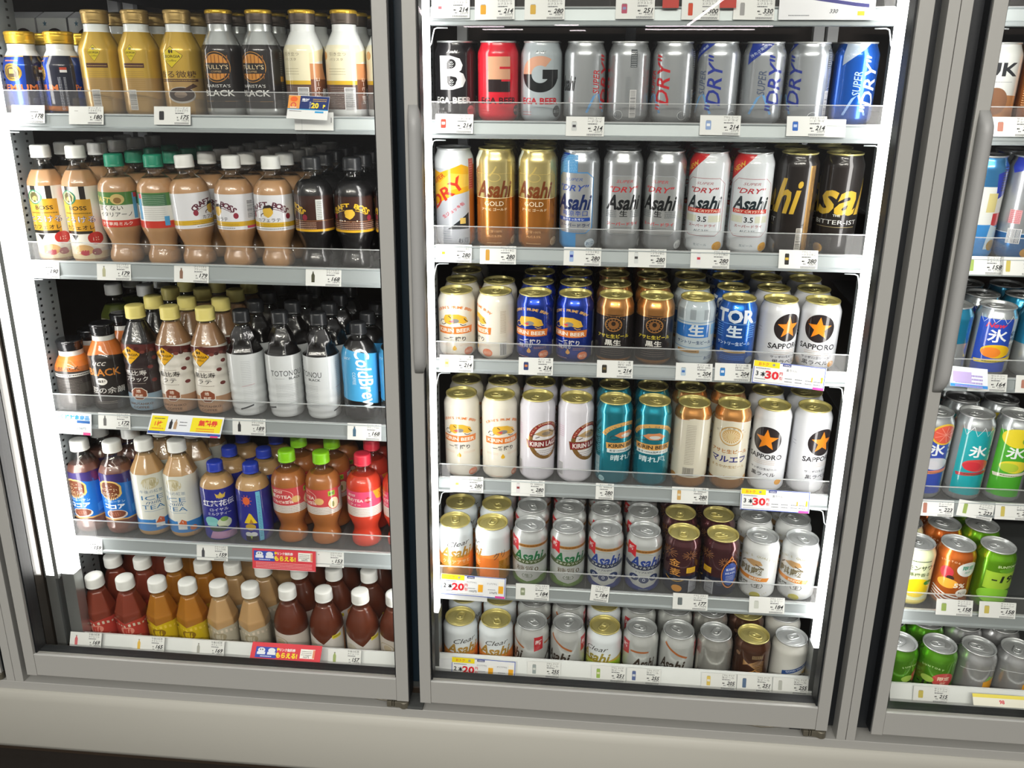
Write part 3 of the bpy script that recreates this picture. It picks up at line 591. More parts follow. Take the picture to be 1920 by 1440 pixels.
def place(root, x, y, z, tilt, rot):
    root.rotation_mode = 'ZYX'; root.rotation_euler = (math.radians(tilt), 0, math.radians(rot)); root.location = W(x, y, z)
def can(design, lid, x, y, z, tilt, rot, label, group, tabrot):
    body, H = can_parts(design)
    t = empty('beer_can' if H < 150 else 'tall_beer_can'); tag(t, label, 'can', group); place(t, x, y, z, tilt, rot)
    mk('body', body, t)
    l = mk('lid', cached(('lid', lid), lambda: lid_mesh(lid)), t); l.location = (0, 0, H*MM); l.rotation_euler = (0, 0, math.radians(tabrot))
    mk('pull_tab', cached(('tab', lid), lambda: tab_mesh(lid)), l)
    return t

# ---------------------------------------------------------------- bottles
def facets(n, w, ph=lambda t: 0):
    s = 2*math.pi/n
    def f(a, t):
        k = w(t)
        if k <= 0: return 1
        x = ((a+ph(t)*s) % s)-s/2
        return 1-k+k*math.cos(math.pi/n)**.35/math.cos(x)*math.cos(math.pi/n)**.65
    return f
def catmull(p, n=3):
    out = []
    for i in range(len(p)-1):
        a, b, c, d = p[max(i-1, 0)], p[i], p[i+1], p[min(i+2, len(p)-1)]
        for k in range(n):
            u = k/n; t = b[0]+(c[0]-b[0])*u
            m0 = (c[1]-a[1])/(c[0]-a[0])*(c[0]-b[0]) if c[0] > a[0] else 0; m1 = (d[1]-b[1])/(d[0]-b[0])*(c[0]-b[0]) if d[0] > b[0] else 0
            out.append((t, (2*u**3-3*u*u+1)*b[1]+(u**3-2*u*u+u)*m0+(-2*u**3+3*u*u)*c[1]+(u**3-u*u)*m1))
    return out+[p[-1]]
SHOULDER8 = facets(8, lambda t: 0 if t < 20 else .8 if t < 168 else 0)
K = {}   # kind: height, profile, fill level, cap (t0, radius, material), label range, facet function, liquid
K['craft'] = (188, [(0, 21), (2, 26.5), (8, 29), (18, 28), (28, 24.2), (38, 24.4), (52, 29.5), (63, 33.2), (70, 33.7), (122, 33.7), (131, 33.2), (140, 30.2), (148, 24), (153, 17), (157, 13.4), (163, 12.7)], 149, (168, 15.6), (66, 126), None)
K['octagon'] = (201, [(0, 24), (3, 29.5), (10, 31.4), (20, 31.8), (134, 31.8), (142, 30.6), (156, 23.5), (166, 16), (170, 13.6), (176, 12.8)], 160, (181, 16), (8, 134), SHOULDER8)
K['ripple'] = (200, [(0, 25), (4, 30.5), (12, 32.6), (60, 32.6), (72, 31.2), (80, 32.4), (90, 31), (98, 32.4), (108, 31.4), (116, 33), (132, 32.6), (150, 25.5), (166, 18), (172, 15), (175, 14.2)], 172, (178, 16.8), (4, 134), None)
K['diamond'] = (197, [(0, 25), (4, 30), (12, 31), (18, 32.6), (26, 32), (34, 33), (42, 32.3), (50, 33), (58, 32.4), (66, 33.2), (118, 33.2), (124, 31.5), (130, 28.4), (144, 26), (156, 21.5), (166, 15), (171, 13)], 168, (176, 15), (2, 121), facets(5, lambda t: 0 if t < 122 else 1.0, lambda t: .5 if t > 142 else 0))
K['dome'] = (181, [(0, 25), (4, 31), (12, 32.6), (40, 32.8), (60, 32.2), (80, 32.8), (118, 33), (130, 31.4), (140, 27), (150, 19.5), (156, 13.8), (159, 13)], 152, (161, 14.6), (24, 140), None)
K['cone'] = (191, [(0, 24), (4, 30), (12, 32.6), (20, 33), (128, 33), (136, 31.4), (150, 24), (160, 17.5), (166, 15.2), (169, 14.6)], 146, (171, 17), (34, 132), SHOULDER8)
K['tallcone'] = (199, [(0, 24), (4, 30), (12, 32.6), (20, 33), (130, 33), (140, 30), (158, 21), (170, 15.4), (175, 14.4)], 168, (178, 16.8), (14, 134), SHOULDER8)
K['short'] = (158, [(0, 25), (4, 31), (10, 32.8), (104, 33), (116, 31.5), (126, 27), (134, 19), (138, 14.4), (139, 13.6)], 134, (141, 14.8), (3, 112), None)
K['pyramid'] = (198, [(0, 23), (4, 29), (12, 31), (118, 31), (124, 30.6), (128, 29), (150, 22), (168, 15.4), (174, 14.4)], 166, (177, 17), (4, 113), facets(6, lambda t: 0 if t < 30 else .9 if t < 170 else 0))
K['round'] = (198, [(0, 24), (4, 30), (12, 32.8), (112, 33), (126, 32), (140, 28), (154, 21.5), (166, 16), (174, 14.4)], 166, (177, 16.6), (4, 116), None)
K['small_metal'] = (132, [(0, 27), (2, 30), (6, 32.4), (10, 33), (74, 33), (81, 32.4), (95, 26), (101, 22.4), (103, 21.4), (112, 21)], 0, (113, 22.4), None, None)
K['metal'] = (165, [(0, 27), (2, 30), (6, 32.4), (10, 33), (98, 33), (106, 32.4), (124, 24.4), (131, 21), (133, 20), (143, 19.6)], 0, (144, 20.8), None, None)
def cap_mesh(H, t0, r, m, metal, top=None):
    b = MB(); n = 72; h = H-t0
    if metal:
        b.lathe([(r*.97, t0), (r*1.0, t0+1), (r*.985, t0+3), (r*.985, t0+4), (r*1.02, t0+5), (r*1.0, t0+7), (r*1.02, t0+9), (r*1.0, t0+h-6)], m, n, True, False)
        b.lathe([(r*1.0, t0+h-6), (r*1.03, t0+h-5.5), (r*1.03, t0+h-2.2), (r*.97, t0+h-.4), (r*.88, t0+h), (r*.6, t0+h-.3), (.3, t0+h-.3)], top or m, n, True, False, fac=lambda a, z: 1+(.014*(1 if math.cos(26*a) > 0 else -1) if t0+h-5.6 < z < t0+h-2 else 0))
    else:
        b.lathe([(r*1.03, t0-1), (r*1.04, t0+2), (r*1.0, t0+2.6), (r*1.02, t0+3.2)], m, n, True, False)
        b.lathe([(r*1.02, t0+3.2), (r*1.0, t0+h-3), (r*.97, t0+h-1.2), (r*.88, t0+h), (r*.5, t0+h+.05), (.3, t0+h+.05)], m, n, True, False, fac=lambda a, z: 1+(.012*math.cos(36*a) if t0+2.8 < z < t0+h-1.5 else 0))
    return b.mesh('cap_'+m)
def neck_mesh(prof, fill, r0):
    b = MB(); up = [(r, t) for t, r in prof if t >= fill-1e-6]; e = up[-1][1]
    b.lathe(up+[(r0*.92, e+.3), (r0*.98, e+1.4), (r0*.92, e+2.6), (r0*.82, e+3), (r0*.82, e+6)], 'pet', 36, True, False); return b.mesh('neck')
LAB = {}
def lab(f): LAB[f.__name__] = f; return f
def L_(k): return Art('ffffff', K[k][0], 33)
def curly(c, x, y, w, h, col): return c.t('Coffee', x, y, h, col, .0, .4, w=w)
def diamond(c, x, y, k, bg='dfb422', fg='3a2c14'):
    c.p([(x, y+15*k), (x+13*k, y+3*k), (x+12*k, y), (x, y-14*k), (x-12*k, y), (x-13*k, y+3*k)], fg).p([(x, y+14.2*k), (x+12.4*k, y+3*k), (x+11.4*k, y), (x, y-13.2*k), (x-11.4*k, y), (x-12.4*k, y+3*k)], bg).e_(x-1*k, y+8*k, 1.4*k, 2.6*k, fg, 10).e_(x+1.8*k, y+8*k, 1*k, 2.4*k, fg, 10).t('GEORGIA', x, y+1.5*k, 5*k, fg, .03, w=21*k); curly(c, x, y-4*k, 12*k, 4*k, fg)
@lab
def premium():
    c = Art('M2450c0', 132, 33); c.r(-104, 104, 92, 103.5, 'd2a46a').r(-103, 103, 94, 112, 'e2e4e2').p([(14, 2), (60, 2), (60, 94), (18, 94)], '15182c').p([(-102, 2), (-50, 2), (-50, 94), (-102, 94)], '15182c').e_(0, 68, 13, 14, 'Mc8a040').ring(0, 68, 10, 11, 1.2, '3a2c18').p([(-6, 60), (6, 60), (7, 68), (2, 76), (-5, 74), (-7, 68)], '4a3a20').p([(-4, 66), (4, 66), (3, 73), (-3, 73)], 'c8a050')
    c.t('PREMIUM', 0, 44, 14, 'c8703a', .03, w=58).r(-50, 50, 7, 15, 'Md8823a').fine(0, 86, 20, 1, 2, 'c87850', 2).r(34, 46, 68, 76, 'e6e6e6').r(34, 46, 72, 76, 'c04a34'); c.fine(32, 60, 4, 24, 2.2, 'b8bcc8').fine(40, 60, 4, 24, 2.2, 'b8bcc8').t('Pr', 64, 44, 14, 'c8703a', .03); return c
@lab
def golden():
    c = Art('Sbd9c66', 165, 33); c.band(131, 144, 'dfe4e2').band(60, 131, 'Scda948'); diamond(c, -4, 92, 1.15, 'd6c028'); c.t('香る微糖', 0, 66, 11.5, '4a3220', .01, w=52).r(-28, 28, 55, 59, '4a2e22').fine(0, 57, 48, 1, 2, 'c8a860', 1)
    c.e_(4, 34, 18, 13, 'b8b4ac').e_(4, 35, 16.5, 11, '3a2a22').e_(3, 35, 8, 5, '8a7868').p([(8, 44), (20, 52), (26, 48), (18, 44), (10, 40)], '4a342a')
    diamond(c, 70, 98, .9, 'd6c028'); c.r(52, 92, 76, 83, '4a2a22').fine(72, 79, 36, 1, 2, 'c8a860', 1).fine(72, 70, 36, 16, 3, 'a88848', .7).bars(64, 26, 14, 30, '6a6a6a', True, 'd8d6d0'); return c
@lab
def tully():
    c = Art('Mced3d2', 165, 33); c.band(14, 112, '221f1f'); c.e_(0, 78, 18.5, 23.5, 'b8823a', 36).e_(0, 78, 17.6, 22.5, '201c1c', 36).e_(0, 78, 15.5, 20, 'c8883c', 36)
    for k in range(-3, 4): c.r(k*5-.6, k*5+.6, 60, 96, '8a5424')
    c.r(-17, 17, 68, 84, '231f20').t("TULLY'S", 0, 78, 9.5, 'dcc8a0', .0, w=31).t('COFFEE', 0, 71, 4, 'c8a878', .0).t("BARISTA'S", 0, 49, 6.5, 'd8d8d4', .0, w=32).t('BLACK', 0, 38, 13.5, 'dcdcd8', .02, w=42).line([(-24, 25), (24, 25)], .5, 'a07840').fine(0, 25, 16, 1, 2, '231f20', 2).fine(46, 100, 8, 30, 2.8, '9a9890').r(40, 52, 56, 64, 'd09a3a'); return c
@lab
def barista_white():
    c = Art('dfe3e2', 165, 33); c.p([(-102, 16), (-34, 16), (-34, 60), (-102, 60)], 'efe6c4').r(-50, 28, 58, 112, 'e9e2c2').r(-50, 20, 52, 58, 'd8b030').r(-50, 20, 14, 52, '5a4640').r(20, 60, 14, 84, '7a4a34').r(20, 60, 60, 84, 'c88a5c').p([(20, 84), (60, 92), (60, 110), (20, 100)], 'e6d8b0').e_(62, 84, 20, 28, '2c2422')
    c.e_(-26, 96, 5, 6.5, 'c88a40').t('引き立つ', -4, 98, 6, '8a8068', .0).t('バリスタ', -6, 90, 5, '8a8068', .0).fine(-6, 76, 24, 3, 4, 'b0a888').fine(-6, 48, 24, 11, 3, 'a89890', .6).bars(10, 30, 12, 34, '3a3a3a', True)
    c.t('コーヒー飲料', 30, 42, 7, 'e8dcd0', .02, 0, -90).t('無糖', 50, 40, 13, 'e8e8e8', .03); return c
@lab
def small_black():
    c = Art('3a3634', 132, 33); c.band(84, 103, 'de7f34').r(-104, 104, 84, 94, 'd8762e').band(103, 113, 'd6d8d4').p([(-60, 84), (60, 84), (60, 72), (0, 78), (-60, 72)], 'b06430').t('BLACK', 8, 82, 9, '5a3a20', .03, w=32).r(-30, 46, 66, 72, 'd4d2cc').fine(8, 69, 60, 1, 2, '3a3634', 2).fine(2, 60, 46, 16, 3, '76706a', .8).r(20, 44, 34, 52, '4c4844'); return c
@lab
def large_black():
    c = Art('2a2624', 165, 33); c.band(122, 134, 'd87a30').p([(-103, 134), (103, 134), (103, 112), (40, 106), (0, 112), (-40, 104), (-103, 112)], 'c87030').band(134, 144, 'd6d8d4').t('ucc', -2, 96, 15, 'e0dcd4', .0, .4).t('BLACK', 2, 78, 19, 'cc8238', .03, w=48).e_(-2, 60, 8, 7, 'e4e0d8').t('無糖', -2, 60, 6, '2a2624', .03).t('豆の余韻', 4, 42, 13, 'e2e0da', .0, .1, w=50).fine(0, 20, 30, 2, 3, '8a847c'); return c
@lab
def boss_latte():
    c = L_('octagon'); c.base = 'e4e2d8'; c.band(8, 134, 'e2ded4').band(8, 20, 'e0cfa8').r(-26, 24, 52, 112, 'c8962c').p([(-26, 80), (-20, 112), (-8, 112), (-14, 52), (-26, 52)], 'd8b048').r(-14, -4, 112, 134, '2a2622').r(10, 18, 112, 134, '2a2622').e_(-8, 115, 12.5, 12.5, '2f7a5c').e_(-8, 115, 10.5, 10.5, 'e0d4a0').e_(-8, 115, 8, 8.5, '5a5430').e_(-7, 113, 4, 4, 'c8b060').p([(-42, 108), (-30, 112), (-30, 130), (-42, 126)], 'cc4030')
    c.t('BOSS', 4, 97, 9.5, '3a3018', .03, w=26).fine(2, 88, 40, 1, 2, '7a6020', 2).t('とろける', 2, 77, 12.5, '4a3f68', .05, w=50).t('とろける', 2, 77, 12.5, 'e8e8f0', .0, w=48).t('カフェオレ', 2, 63, 9, '33291c', .02, w=44).r(-22, 20, 52, 57, '2a241c')
    c.e_(-12, 30, 18, 14, 'ece4d0').e_(4, 24, 14, 9, 'd8a860').e_(6, 19, 7, 5, 'b02838').e_(22, 20, 7, 6, '8a2a38').e_(24, 44, 12, 11, 'b8302c').t('100', 24, 43, 8, 'e8c8b8', .03).fine(46, 120, 8, 30, 3.4, 'a8a498').p([(-14, 50), (0, 50), (-7, 40)], '2a2622'); return c
def craft_art(fg, bg, band, name, main, green=False):
    c = L_('craft'); c.band(66, 126, bg)
    if green: c.band(104, 126, '4c7a3c').t('CRAFT', -14, 114, 13, 'c8b860', .04, .1, -6, w=34).e_(12, 114, 9, 9, 'c8b070').e_(12, 112, 5, 5, '8a6a3a').band(66, 78, 'c43a2c').t('甘くない', 0, 99, 9.5, '2c2a28', .01, w=36).t('イタリアーノ', 6, 88, 9, '2c2a28', .01, w=46).t('ラテ専用ミルク', 6, 72, 6.5, 'ecdcd0', .02, w=44).e_(-26, 95, 3.5, 5, '8a3a34').e_(-27, 84, 3.5, 4.5, '8a3a34'); return c
    c.arc('CRAFT BOSS', 0, 86, 30, 12, main, 112, .05, .82).ring(0, 84, 27, 20, .9, main, 35, 80).ring(0, 84, 27, 20, .9, main, 100, 145)
    c.p([(-6, 92), (-7, 100), (-5, 106), (2, 108), (7, 104), (7, 96), (4, 91), (0, 88)], 'd8b040').p([(-7, 102), (-5, 108), (3, 110), (8, 106), (7, 100), (4, 105), (-4, 104)], '2a2020').line([(-6, 96), (-10, 93), (-10, 90)], 1.4, '4a3018')
    c.e_(-24, 92, 3.4, 5, '8a2c3c').e_(27, 90, 3.4, 5, '8a2c3c').band(72, 80, band).t(name, 0, 84, 7.5, fg, .01, w=32).fine(0, 76, 60, 2, 3, '8a7020', .8).fine(0, 69, 50, 1, 2, '8a8a8a', 1.4); return c
@lab
def craft_white():
    c = craft_art('2a2a30', 'dcdde2', 'd0a82c', 'カフェラテ', '5a2434'); c.bars(54, 100, 14, 30, '4a4a50', True).r(44, 70, 68, 72, 'd04a6a').fine(68, 110, 10, 8, 4, '8a8a90'); return c
@lab
def craft_green(): 
    c = craft_art('', 'dedcd4', '', '', '', True); c.r(40, 92, 104, 124, '3c6a48').fine(66, 121, 44, 6, 3, 'a8c0a8', .7).r(40, 92, 78, 104, 'd8d8d4').fine(66, 100, 44, 6, 3.6, '9a9a94', .6).r(32, 40, 80, 124, '5aa0cc').r(34, 42, 116, 124, 'c83848').r(84, 94, 70, 86, '4a9acc'); return c
@lab
def craft_dark():
    c = craft_art('e8e4da', '3a241e', '5a3226', 'Black', 'd8b030'); c.band(66, 70, 'd8a828').band(70, 84, '4a2c24').fine(0, 81, 90, 4, 3.2, 'c8a890', .9).line([(-90, 84.5), (90, 84.5)], .5, 'c88a50'); c.r(46, 60, 86, 120, 'c8ccc8').fine(53, 116, 10, 10, 3, '5a5a5a'); return c
def ebisu(bg, fg, low, sub):
    c = L_('ripple'); c.band(4, 134, bg).band(4, 38, low).p([(-104, 134), (-50, 128), (0, 134), (50, 128), (104, 134), (104, 116), (50, 110), (20, 120), (-20, 116), (-60, 112), (-104, 116)], '5a2c28')
    for k in range(16): c.e_(-50+k*7, 122+(k*37 % 9)-4, 3.6, 3, '7a4038' if k % 2 else '48201e')
    diamond(c, -6, 112, 1.25, 'e0a81c'); c.t('恵比寿', -2, 78, 11, fg, .01, w=34).t(sub, -2, 66, 10, fg, .01, w=36 if len(sub) > 3 else 22).fine(-2, 86, 26, 1, 2, '9a9088').fine(-2, 58, 28, 1, 2, '9a9088')
    for x, y in ((22, 88), (25, 62), (30, 104)): c.e_(x, y, 4.4, 3.4, '6a2c28')
    c.p([(6+13*math.cos(math.pi/8+k*math.pi/4)-6, 38+13*math.sin(math.pi/8+k*math.pi/4)) for k in range(8)], 'e0d8cc').p([(11.8*math.cos(math.pi/8+k*math.pi/4), 38+11.8*math.sin(math.pi/8+k*math.pi/4)) for k in range(8)], '8a4c34').t('焙', 0, 43, 7, 'e8d8c8', .02).t('煎度', 0, 34, 6, 'e8d8c8', .02)
    c.t('SARUTAHIKO', 0, 18, 6, '6a5040', .03, w=36).t('COFFEE', 0, 11, 6, '6a5040', .03, w=24); return c
@lab
def ebisu_black(): return ebisu('33292a', 'e0dcd8', '8aa2b4', 'ブラック')
@lab
def ebisu_latte(): return ebisu('ddd9d0', '332e2c', 'b08a6c', 'ラテ')
@lab
def totonou():
    c = L_('diamond'); c.band(2, 121, 'd3d7d9'); c.t('TOTONOU', 0, 88, 15, '2c2f33', .0, sx=.75, w=46).t('BLACK', 12, 78, 6, '33373a', .03).fine(-10, 78, 14, 1, 2, '9a9ea2').fine(0, 66, 34, 14, 3.2, 'a2a6aa', .7).fine(60, 108, 20, 24, 3.4, 'a8acb0', .7).line([(-44, 16), (-20, 22)], 3, '3a3e42').line([(48, 60), (76, 64)], .6, 'c07a80').p([(40, 14), (70, 22), (70, 25), (40, 17)], '3a3e42'); return c
@lab
def cold_blue():
    c = L_('dome'); c.p([(-103, 136), (-40, 140), (0, 133), (50, 122), (103, 130), (103, 28), (50, 24), (0, 40), (-50, 44), (-103, 34)], '4aa6dc').t('ColdBrew', 10, 80, 30, 'e6ecee', .03, .3, -84, w=118).t('ucc', -18, 122, 9, 'cfe2ee', .0, .3).t('COFFEE', -8, 84, 7, 'cfe2ee', .0, 0, -90).t('BLACK', -18, 30, 8, '8a9298', .01); return c
@lab
def cocoa():
    c = L_('cone'); c.band(34, 132, '1f66b4').p([(-103, 132), (103, 132), (103, 104), (30, 110), (0, 118), (-30, 110), (-103, 104)], '3a2f6a').e_(-2, 98, 21, 21, 'd8b468', 36).e_(-2, 98, 18, 18, '6a3820', 36).t('VAN', -2, 108, 7.5, 'e8d8b0', .02).t('HOUTEN', -2, 99, 7.5, 'e8d8b0', .02, w=30).t('COCOA', -2, 90, 7.5, 'e8d8b0', .02, w=26)
    c.e_(-28, 118, 9, 10, 'd4343c').t('バンホーテン', 2, 74, 6, 'b8d4ee', .02, w=36).t('ココア', 2, 63, 11.5, 'eef2f6', .05, w=34).e_(4, 46, 17, 10, 'ddd0c4', 32).e_(4, 47, 15, 8, '7a4634').e_(4, 47, 7, 4, '9a6048').band(34, 37, 'c8a060').p([(30, 60), (80, 80), (80, 60), (30, 44)], '3a86cc'); return c
@lab
def milk_tea():
    c = L_('tallcone'); c.band(14, 134, 'd9dbd2').band(14, 38, '3c7ec0').e_(4, 116, 14, 12, 'c8bf9c').e_(4, 116, 10, 8.5, 'd9d4bc').e_(8, 116, 5, 7, 'b8ae88').t('午後の紅茶', 4, 98, 7.5, '6a8098', .0, w=36).t('ICE', 4, 85, 13, '3f74a4', .0, w=34).t('milk', 6, 76, 12, '35628e', -.005, .4, w=26).t('TEA', 4, 65, 13, '3f74a4', .0, w=36).fine(4, 56, 30, 1, 2, '7a98b4')
    c.r(4, 18, 20, 38, 'd8dcdc').p([(4, 30), (11, 42), (18, 38), (18, 28)], 'c8643c').e_(28, 22, 6, 5, 'c8744c').fine(58, 120, 14, 20, 4, 'a8b0a8', .8); return c
@lab
def royal():
    c = L_('short'); c.band(3, 112, '2c2f8c').t('♔', 8, 98, 16, 'd8b850', .0).p([(2, 94), (14, 94), (16, 104), (11, 99), (8, 106), (5, 99), (0, 104)], 'd8b850').t('紅茶花伝', 4, 82, 13.5, 'e8e8f0', .03, w=52).t('ロイヤル', 4, 69, 7.5, 'd0d0e4', .02, w=28).t('ミルクティー', 4, 60, 7, 'd0d0e4', .02, w=36)
    c.e_(-10, 44, 11, 10, '7fc0c0').e_(10, 40, 11, 11, 'c8d0b8').e_(10, 48, 6, 5, '7aa050').r(-18, -2, 34, 42, '8ac8c8').e_(0, 28, 14, 6, '3a4a38').p([(-16, 6), (30, 4), (30, 20), (-10, 22)], 'b48ab0').bars(-38, 44, 12, 40, '6a70a0', True, 'c4ccd8')
    c.e_(72, 92, 8.5, 8.5, 'e0683a')
    for k in range(10): a = k*math.pi/5; c.p([(72+10*math.cos(a-.12), 92+10*math.sin(a-.12)), (72+13*math.cos(a), 92+13*math.sin(a)), (72+10*math.cos(a+.12), 92+10*math.sin(a+.12))], 'e0683a')
    c.p([(62, 44), (92, 44), (80, 64), (76, 66)], 'e2c42c').p([(74, 44), (79, 54), (84, 44)], 'b8862c').e_(76, 36, 12, 7, 'b8983c').e_(70, 20, 8, 5, 'c8ccd0').e_(82, 20, 8, 5, 'c8ccd0').r(62, 92, 4, 16, '1c1c20').p([(73, 17), (79, 17), (76, 9)], '9ab04a'); c.r(94, 104, 4, 110, '6ab4d0').fine(99, 100, 6, 26, 3.4, '2a4a6a'); return c
@lab
def apple_lab():
    c = Art('ffffff', 190, 33.7); c.band(70, 122, 'c4464a').band(70, 86, 'd4ccc4').fine(0, 83, 120, 4, 3.4, '8a7a74', .8).t('BOSS', -8, 114, 7, 'e8d8c8', .03, .2).ring(-4, 106, 20, 13, .8, 'e8c8b8').t('果のTEA', -4, 104, 9, 'f0e2d8', .03, w=34).t('りんご&薔薇', -2, 93, 6.5, 'f0e2d8', .02, w=36)
    c.p([(-34, 96), (-20, 98), (-20, 116), (-34, 118)], 'a8b850').e_(20, 98, 7, 7, 'd8b070').e_(46, 92, 13, 12, 'e8dcb4').ring(46, 92, 14, 13, 1.4, 'c83a34').e_(44, 90, 3, 6, '8a8a4a').r(62, 84, 76, 118, 'd8dcd8').fine(73, 114, 16, 10, 3.8, '5a5a5a').r(34, 50, 108, 118, '9ac038').t('600', 42, 113, 8, '2a5020', .04); return c
@lab
def red_lab():
    c = Art('ffffff', 190, 33.7); c.band(70, 122, 'dc4c70').band(70, 90, 'dcd4cc').fine(0, 86, 120, 5, 3.4, '9a7a7a', .8).t('BOSS', -14, 114, 6, 'f0d8d8', .03, .2).t('果のTEA', -10, 104, 8, 'f4e4dc', .03, w=30).t('ティー', -8, 95, 6, 'f0dcd4', .02).p([(12, 112), (19, 105), (12, 98), (5, 105)], 'b82a34').t('台湾', 12, 105, 5.5, 'f0d8d0', .02).p([(20, 122), (56, 122), (56, 98), (26, 104)], 'e8a02c').line([(30, 108), (44, 118)], 1.2, 'b8642c').line([(30, 118), (44, 106)], 1.2, 'b8642c'); return c
def gogo(bg, fg, low=None):
    c = L_('pyramid'); c.p([(-103, 4), (103, 4), (103, 106), (80, 112), (52, 106), (26, 112), (0, 107), (-26, 112), (-52, 106), (-80, 112), (-103, 106)], bg)
    for k in range(26): x = -100+k*8; c.p([(x, 103+2*math.sin(x/8)), (x+4, 103+2*math.sin((x+4)/8)), (x+4.6, 98), (x+.6, 98)], 'd8ccb8' if fg != 'y' else 'e6c850')
    f = {'y': '8a6a20'}.get(fg, fg); c.e_(0, 88, 13, 10, f).e_(0, 88, 10, 7.5, bg).e_(3, 88, 4, 6, f).t('午後の紅茶', 0, 72, 9.5, f if fg == 'y' else 'e0b8a0' if fg == 'e09080' else '7a7868', .0, w=48).fine(0, 62, 36, 2, 3, f, 1).e_(-26, 102, 2.6, 2.6, '3a2c24'); return c
@lab
def gogo_red(): return gogo('b8453c', 'e09080')
@lab
def gogo_yellow(): return gogo('d0b420', 'y')
@lab
def gogo_milk(): return gogo('b9b2a0', 'a0957a')
@lab
def plain_notch():
    c = L_('round'); c.p([(-103, 4), (103, 4), (103, 112), (34, 114), (16, 104), (4, 90), (-10, 102), (-34, 114), (-103, 112)], 'cfcbc6').r(18, 34, 100, 108, 'd8c830').fine(26, 104, 12, 1, 2, '6a6420', 2).e_(-16, 84, 10, 9, 'c0b8a8').fine(-6, 70, 34, 3, 6, 'b0a8a0', 1.4).r(44, 60, 4, 110, 'd08a4c').bars(20, 60, 14, 22, '8a8a8a'); return c
@lab
def plain_round():
    c = L_('round'); c.p([(-103, 4), (103, 4), (103, 110), (40, 104), (0, 108), (-30, 114), (-103, 112)], 'cbc3ba').ring(-12, 88, 14, 12, 2, 'b0a48c').e_(-10, 88, 7, 8, 'bcae94').t('おいしい無糖', 0, 66, 7.5, 'a09a90', .0, w=40); return c
@lab
def green_lab():
    c = L_('octagon'); c.band(30, 134, '8a8a6a').r(-26, 26, 40, 134, 'b4b49a').ring(0, 112, 12, 14, 1.6, '3a4a30').t('茶', 0, 112, 12, '4a5a38', .02).fine(0, 90, 10, 10, 5, 'a0a84a', 2); return c
# product: (kind, label design, liquid, cap material, metal cap, cap top material, desc)
PB = dict(
    premium=('small_metal', 'premium', None, 'gold_cap', 1, None), golden=('metal', 'golden', None, 'tan_cap', 1, None), tully=('metal', 'tully', None, 'brown_cap', 1, 'gold_cap'), barista=('metal', 'barista_white', None, 'brown_cap', 1, 'gold_cap'),
    bosslatte=('octagon', 'boss_latte', 'latte', 'white_cap', 0, None), craftg=('craft', 'craft_green', 'latte', 'green_cap', 0, None), craftw=('craft', 'craft_white', 'latte', 'white_cap', 0, None), craftb=('craft', 'craft_dark', 'bcoffee', 'black_cap', 0, None),
    uccs=('small_metal', 'small_black', None, 'blackm_cap', 1, None), uccl=('metal', 'large_black', None, 'blackm_cap', 1, None), ebb=('ripple', 'ebisu_black', 'bcoffee', 'yellow_cap', 0, None), ebl=('ripple', 'ebisu_latte', 'greylatte', 'yellow_cap', 0, None),
    toto=('diamond', 'totonou', 'bcoffee', 'black_cap', 0, None), cold=('dome', 'cold_blue', 'bcoffee', 'black_cap', 0, None), cocoa=('cone', 'cocoa', 'cocoa', 'white_cap', 0, None), mtea=('tallcone', 'milk_tea', 'milktea', 'white_cap', 0, None),
    royal=('short', 'royal', 'milktea', 'blue_cap', 0, None), apple=('craft', 'apple_lab', 'apple', 'lime_cap', 0, None), red=('craft', 'red_lab', 'redtea', 'red_cap', 0, None), gred=('pyramid', 'gogo_red', 'straight', 'white_cap', 0, None),
    gyel=('pyramid', 'gogo_yellow', 'lemon', 'white_cap', 0, None), gmilk=('pyramid', 'gogo_milk', 'milktea', 'white_cap', 0, None), dark=('round', 'plain_notch', 'darktea', 'white_cap', 0, None), darkr=('round', 'plain_round', 'darktea', 'white_cap', 0, None), tea=('octagon', 'green_lab', 'green', 'white_cap', 0, None))
def bottle_parts(key):
    def f():
        kind, ln, liq, capm, metal, top = PB[key]; H, prof0, fill, (t0, cr), lr, fac = K[kind]; prof0 = [(t, r*(1 if metal else .98)) for t, r in prof0]; art = LAB[ln](); parts = []
        prof = catmull(prof0, 3)
        if metal:
            parts.append(('body', wrap('body_'+ln, art, prof, body=True)))
        else:
            lo = [(t, r) for t, r in prof if t < fill-.5]
            for (a, ra), (b_, rb) in zip(prof, prof[1:]):
                if a < fill <= b_: fr = ra+(rb-ra)*(fill-a)/(b_-a)
            lo.append((fill, fr)); b = MB(); b.lathe([(r, t) for t, r in lo], liq, 48, True, True, fac); parts.append(('filled_body', b.mesh('filled_body')))
            parts.append(('neck', neck_mesh([(fill, fr)]+[(t, r) for t, r in prof if t > fill], fill, cr)))
            t1, t2 = lr; pr = [(t, r+.1) for t, r in prof if t1 <= t <= t2]
            if pr[0][0] > t1: pr.insert(0, (t1, pr[0][1]))
            if pr[-1][0] < t2: pr.append((t2, pr[-1][1]))
            parts.append(('label', wrap('label_'+ln, art, pr, 'film', body=False, fac=fac, off0=.12)))
        parts.append(('cap', cap_mesh(H, t0, cr, capm, metal, top))); return parts, H, metal
    return cached(('bottle', key), f)
def bottle(key, x, y, z, tilt, rot, label, group):
    parts, H, metal = bottle_parts(key)
    t = empty('coffee_bottle_can' if metal else 'plastic_bottle'); tag(t, label, 'bottle', group); place(t, x, y, z, tilt, rot)
    for n, me in parts: mk(n, me, t)
    return t

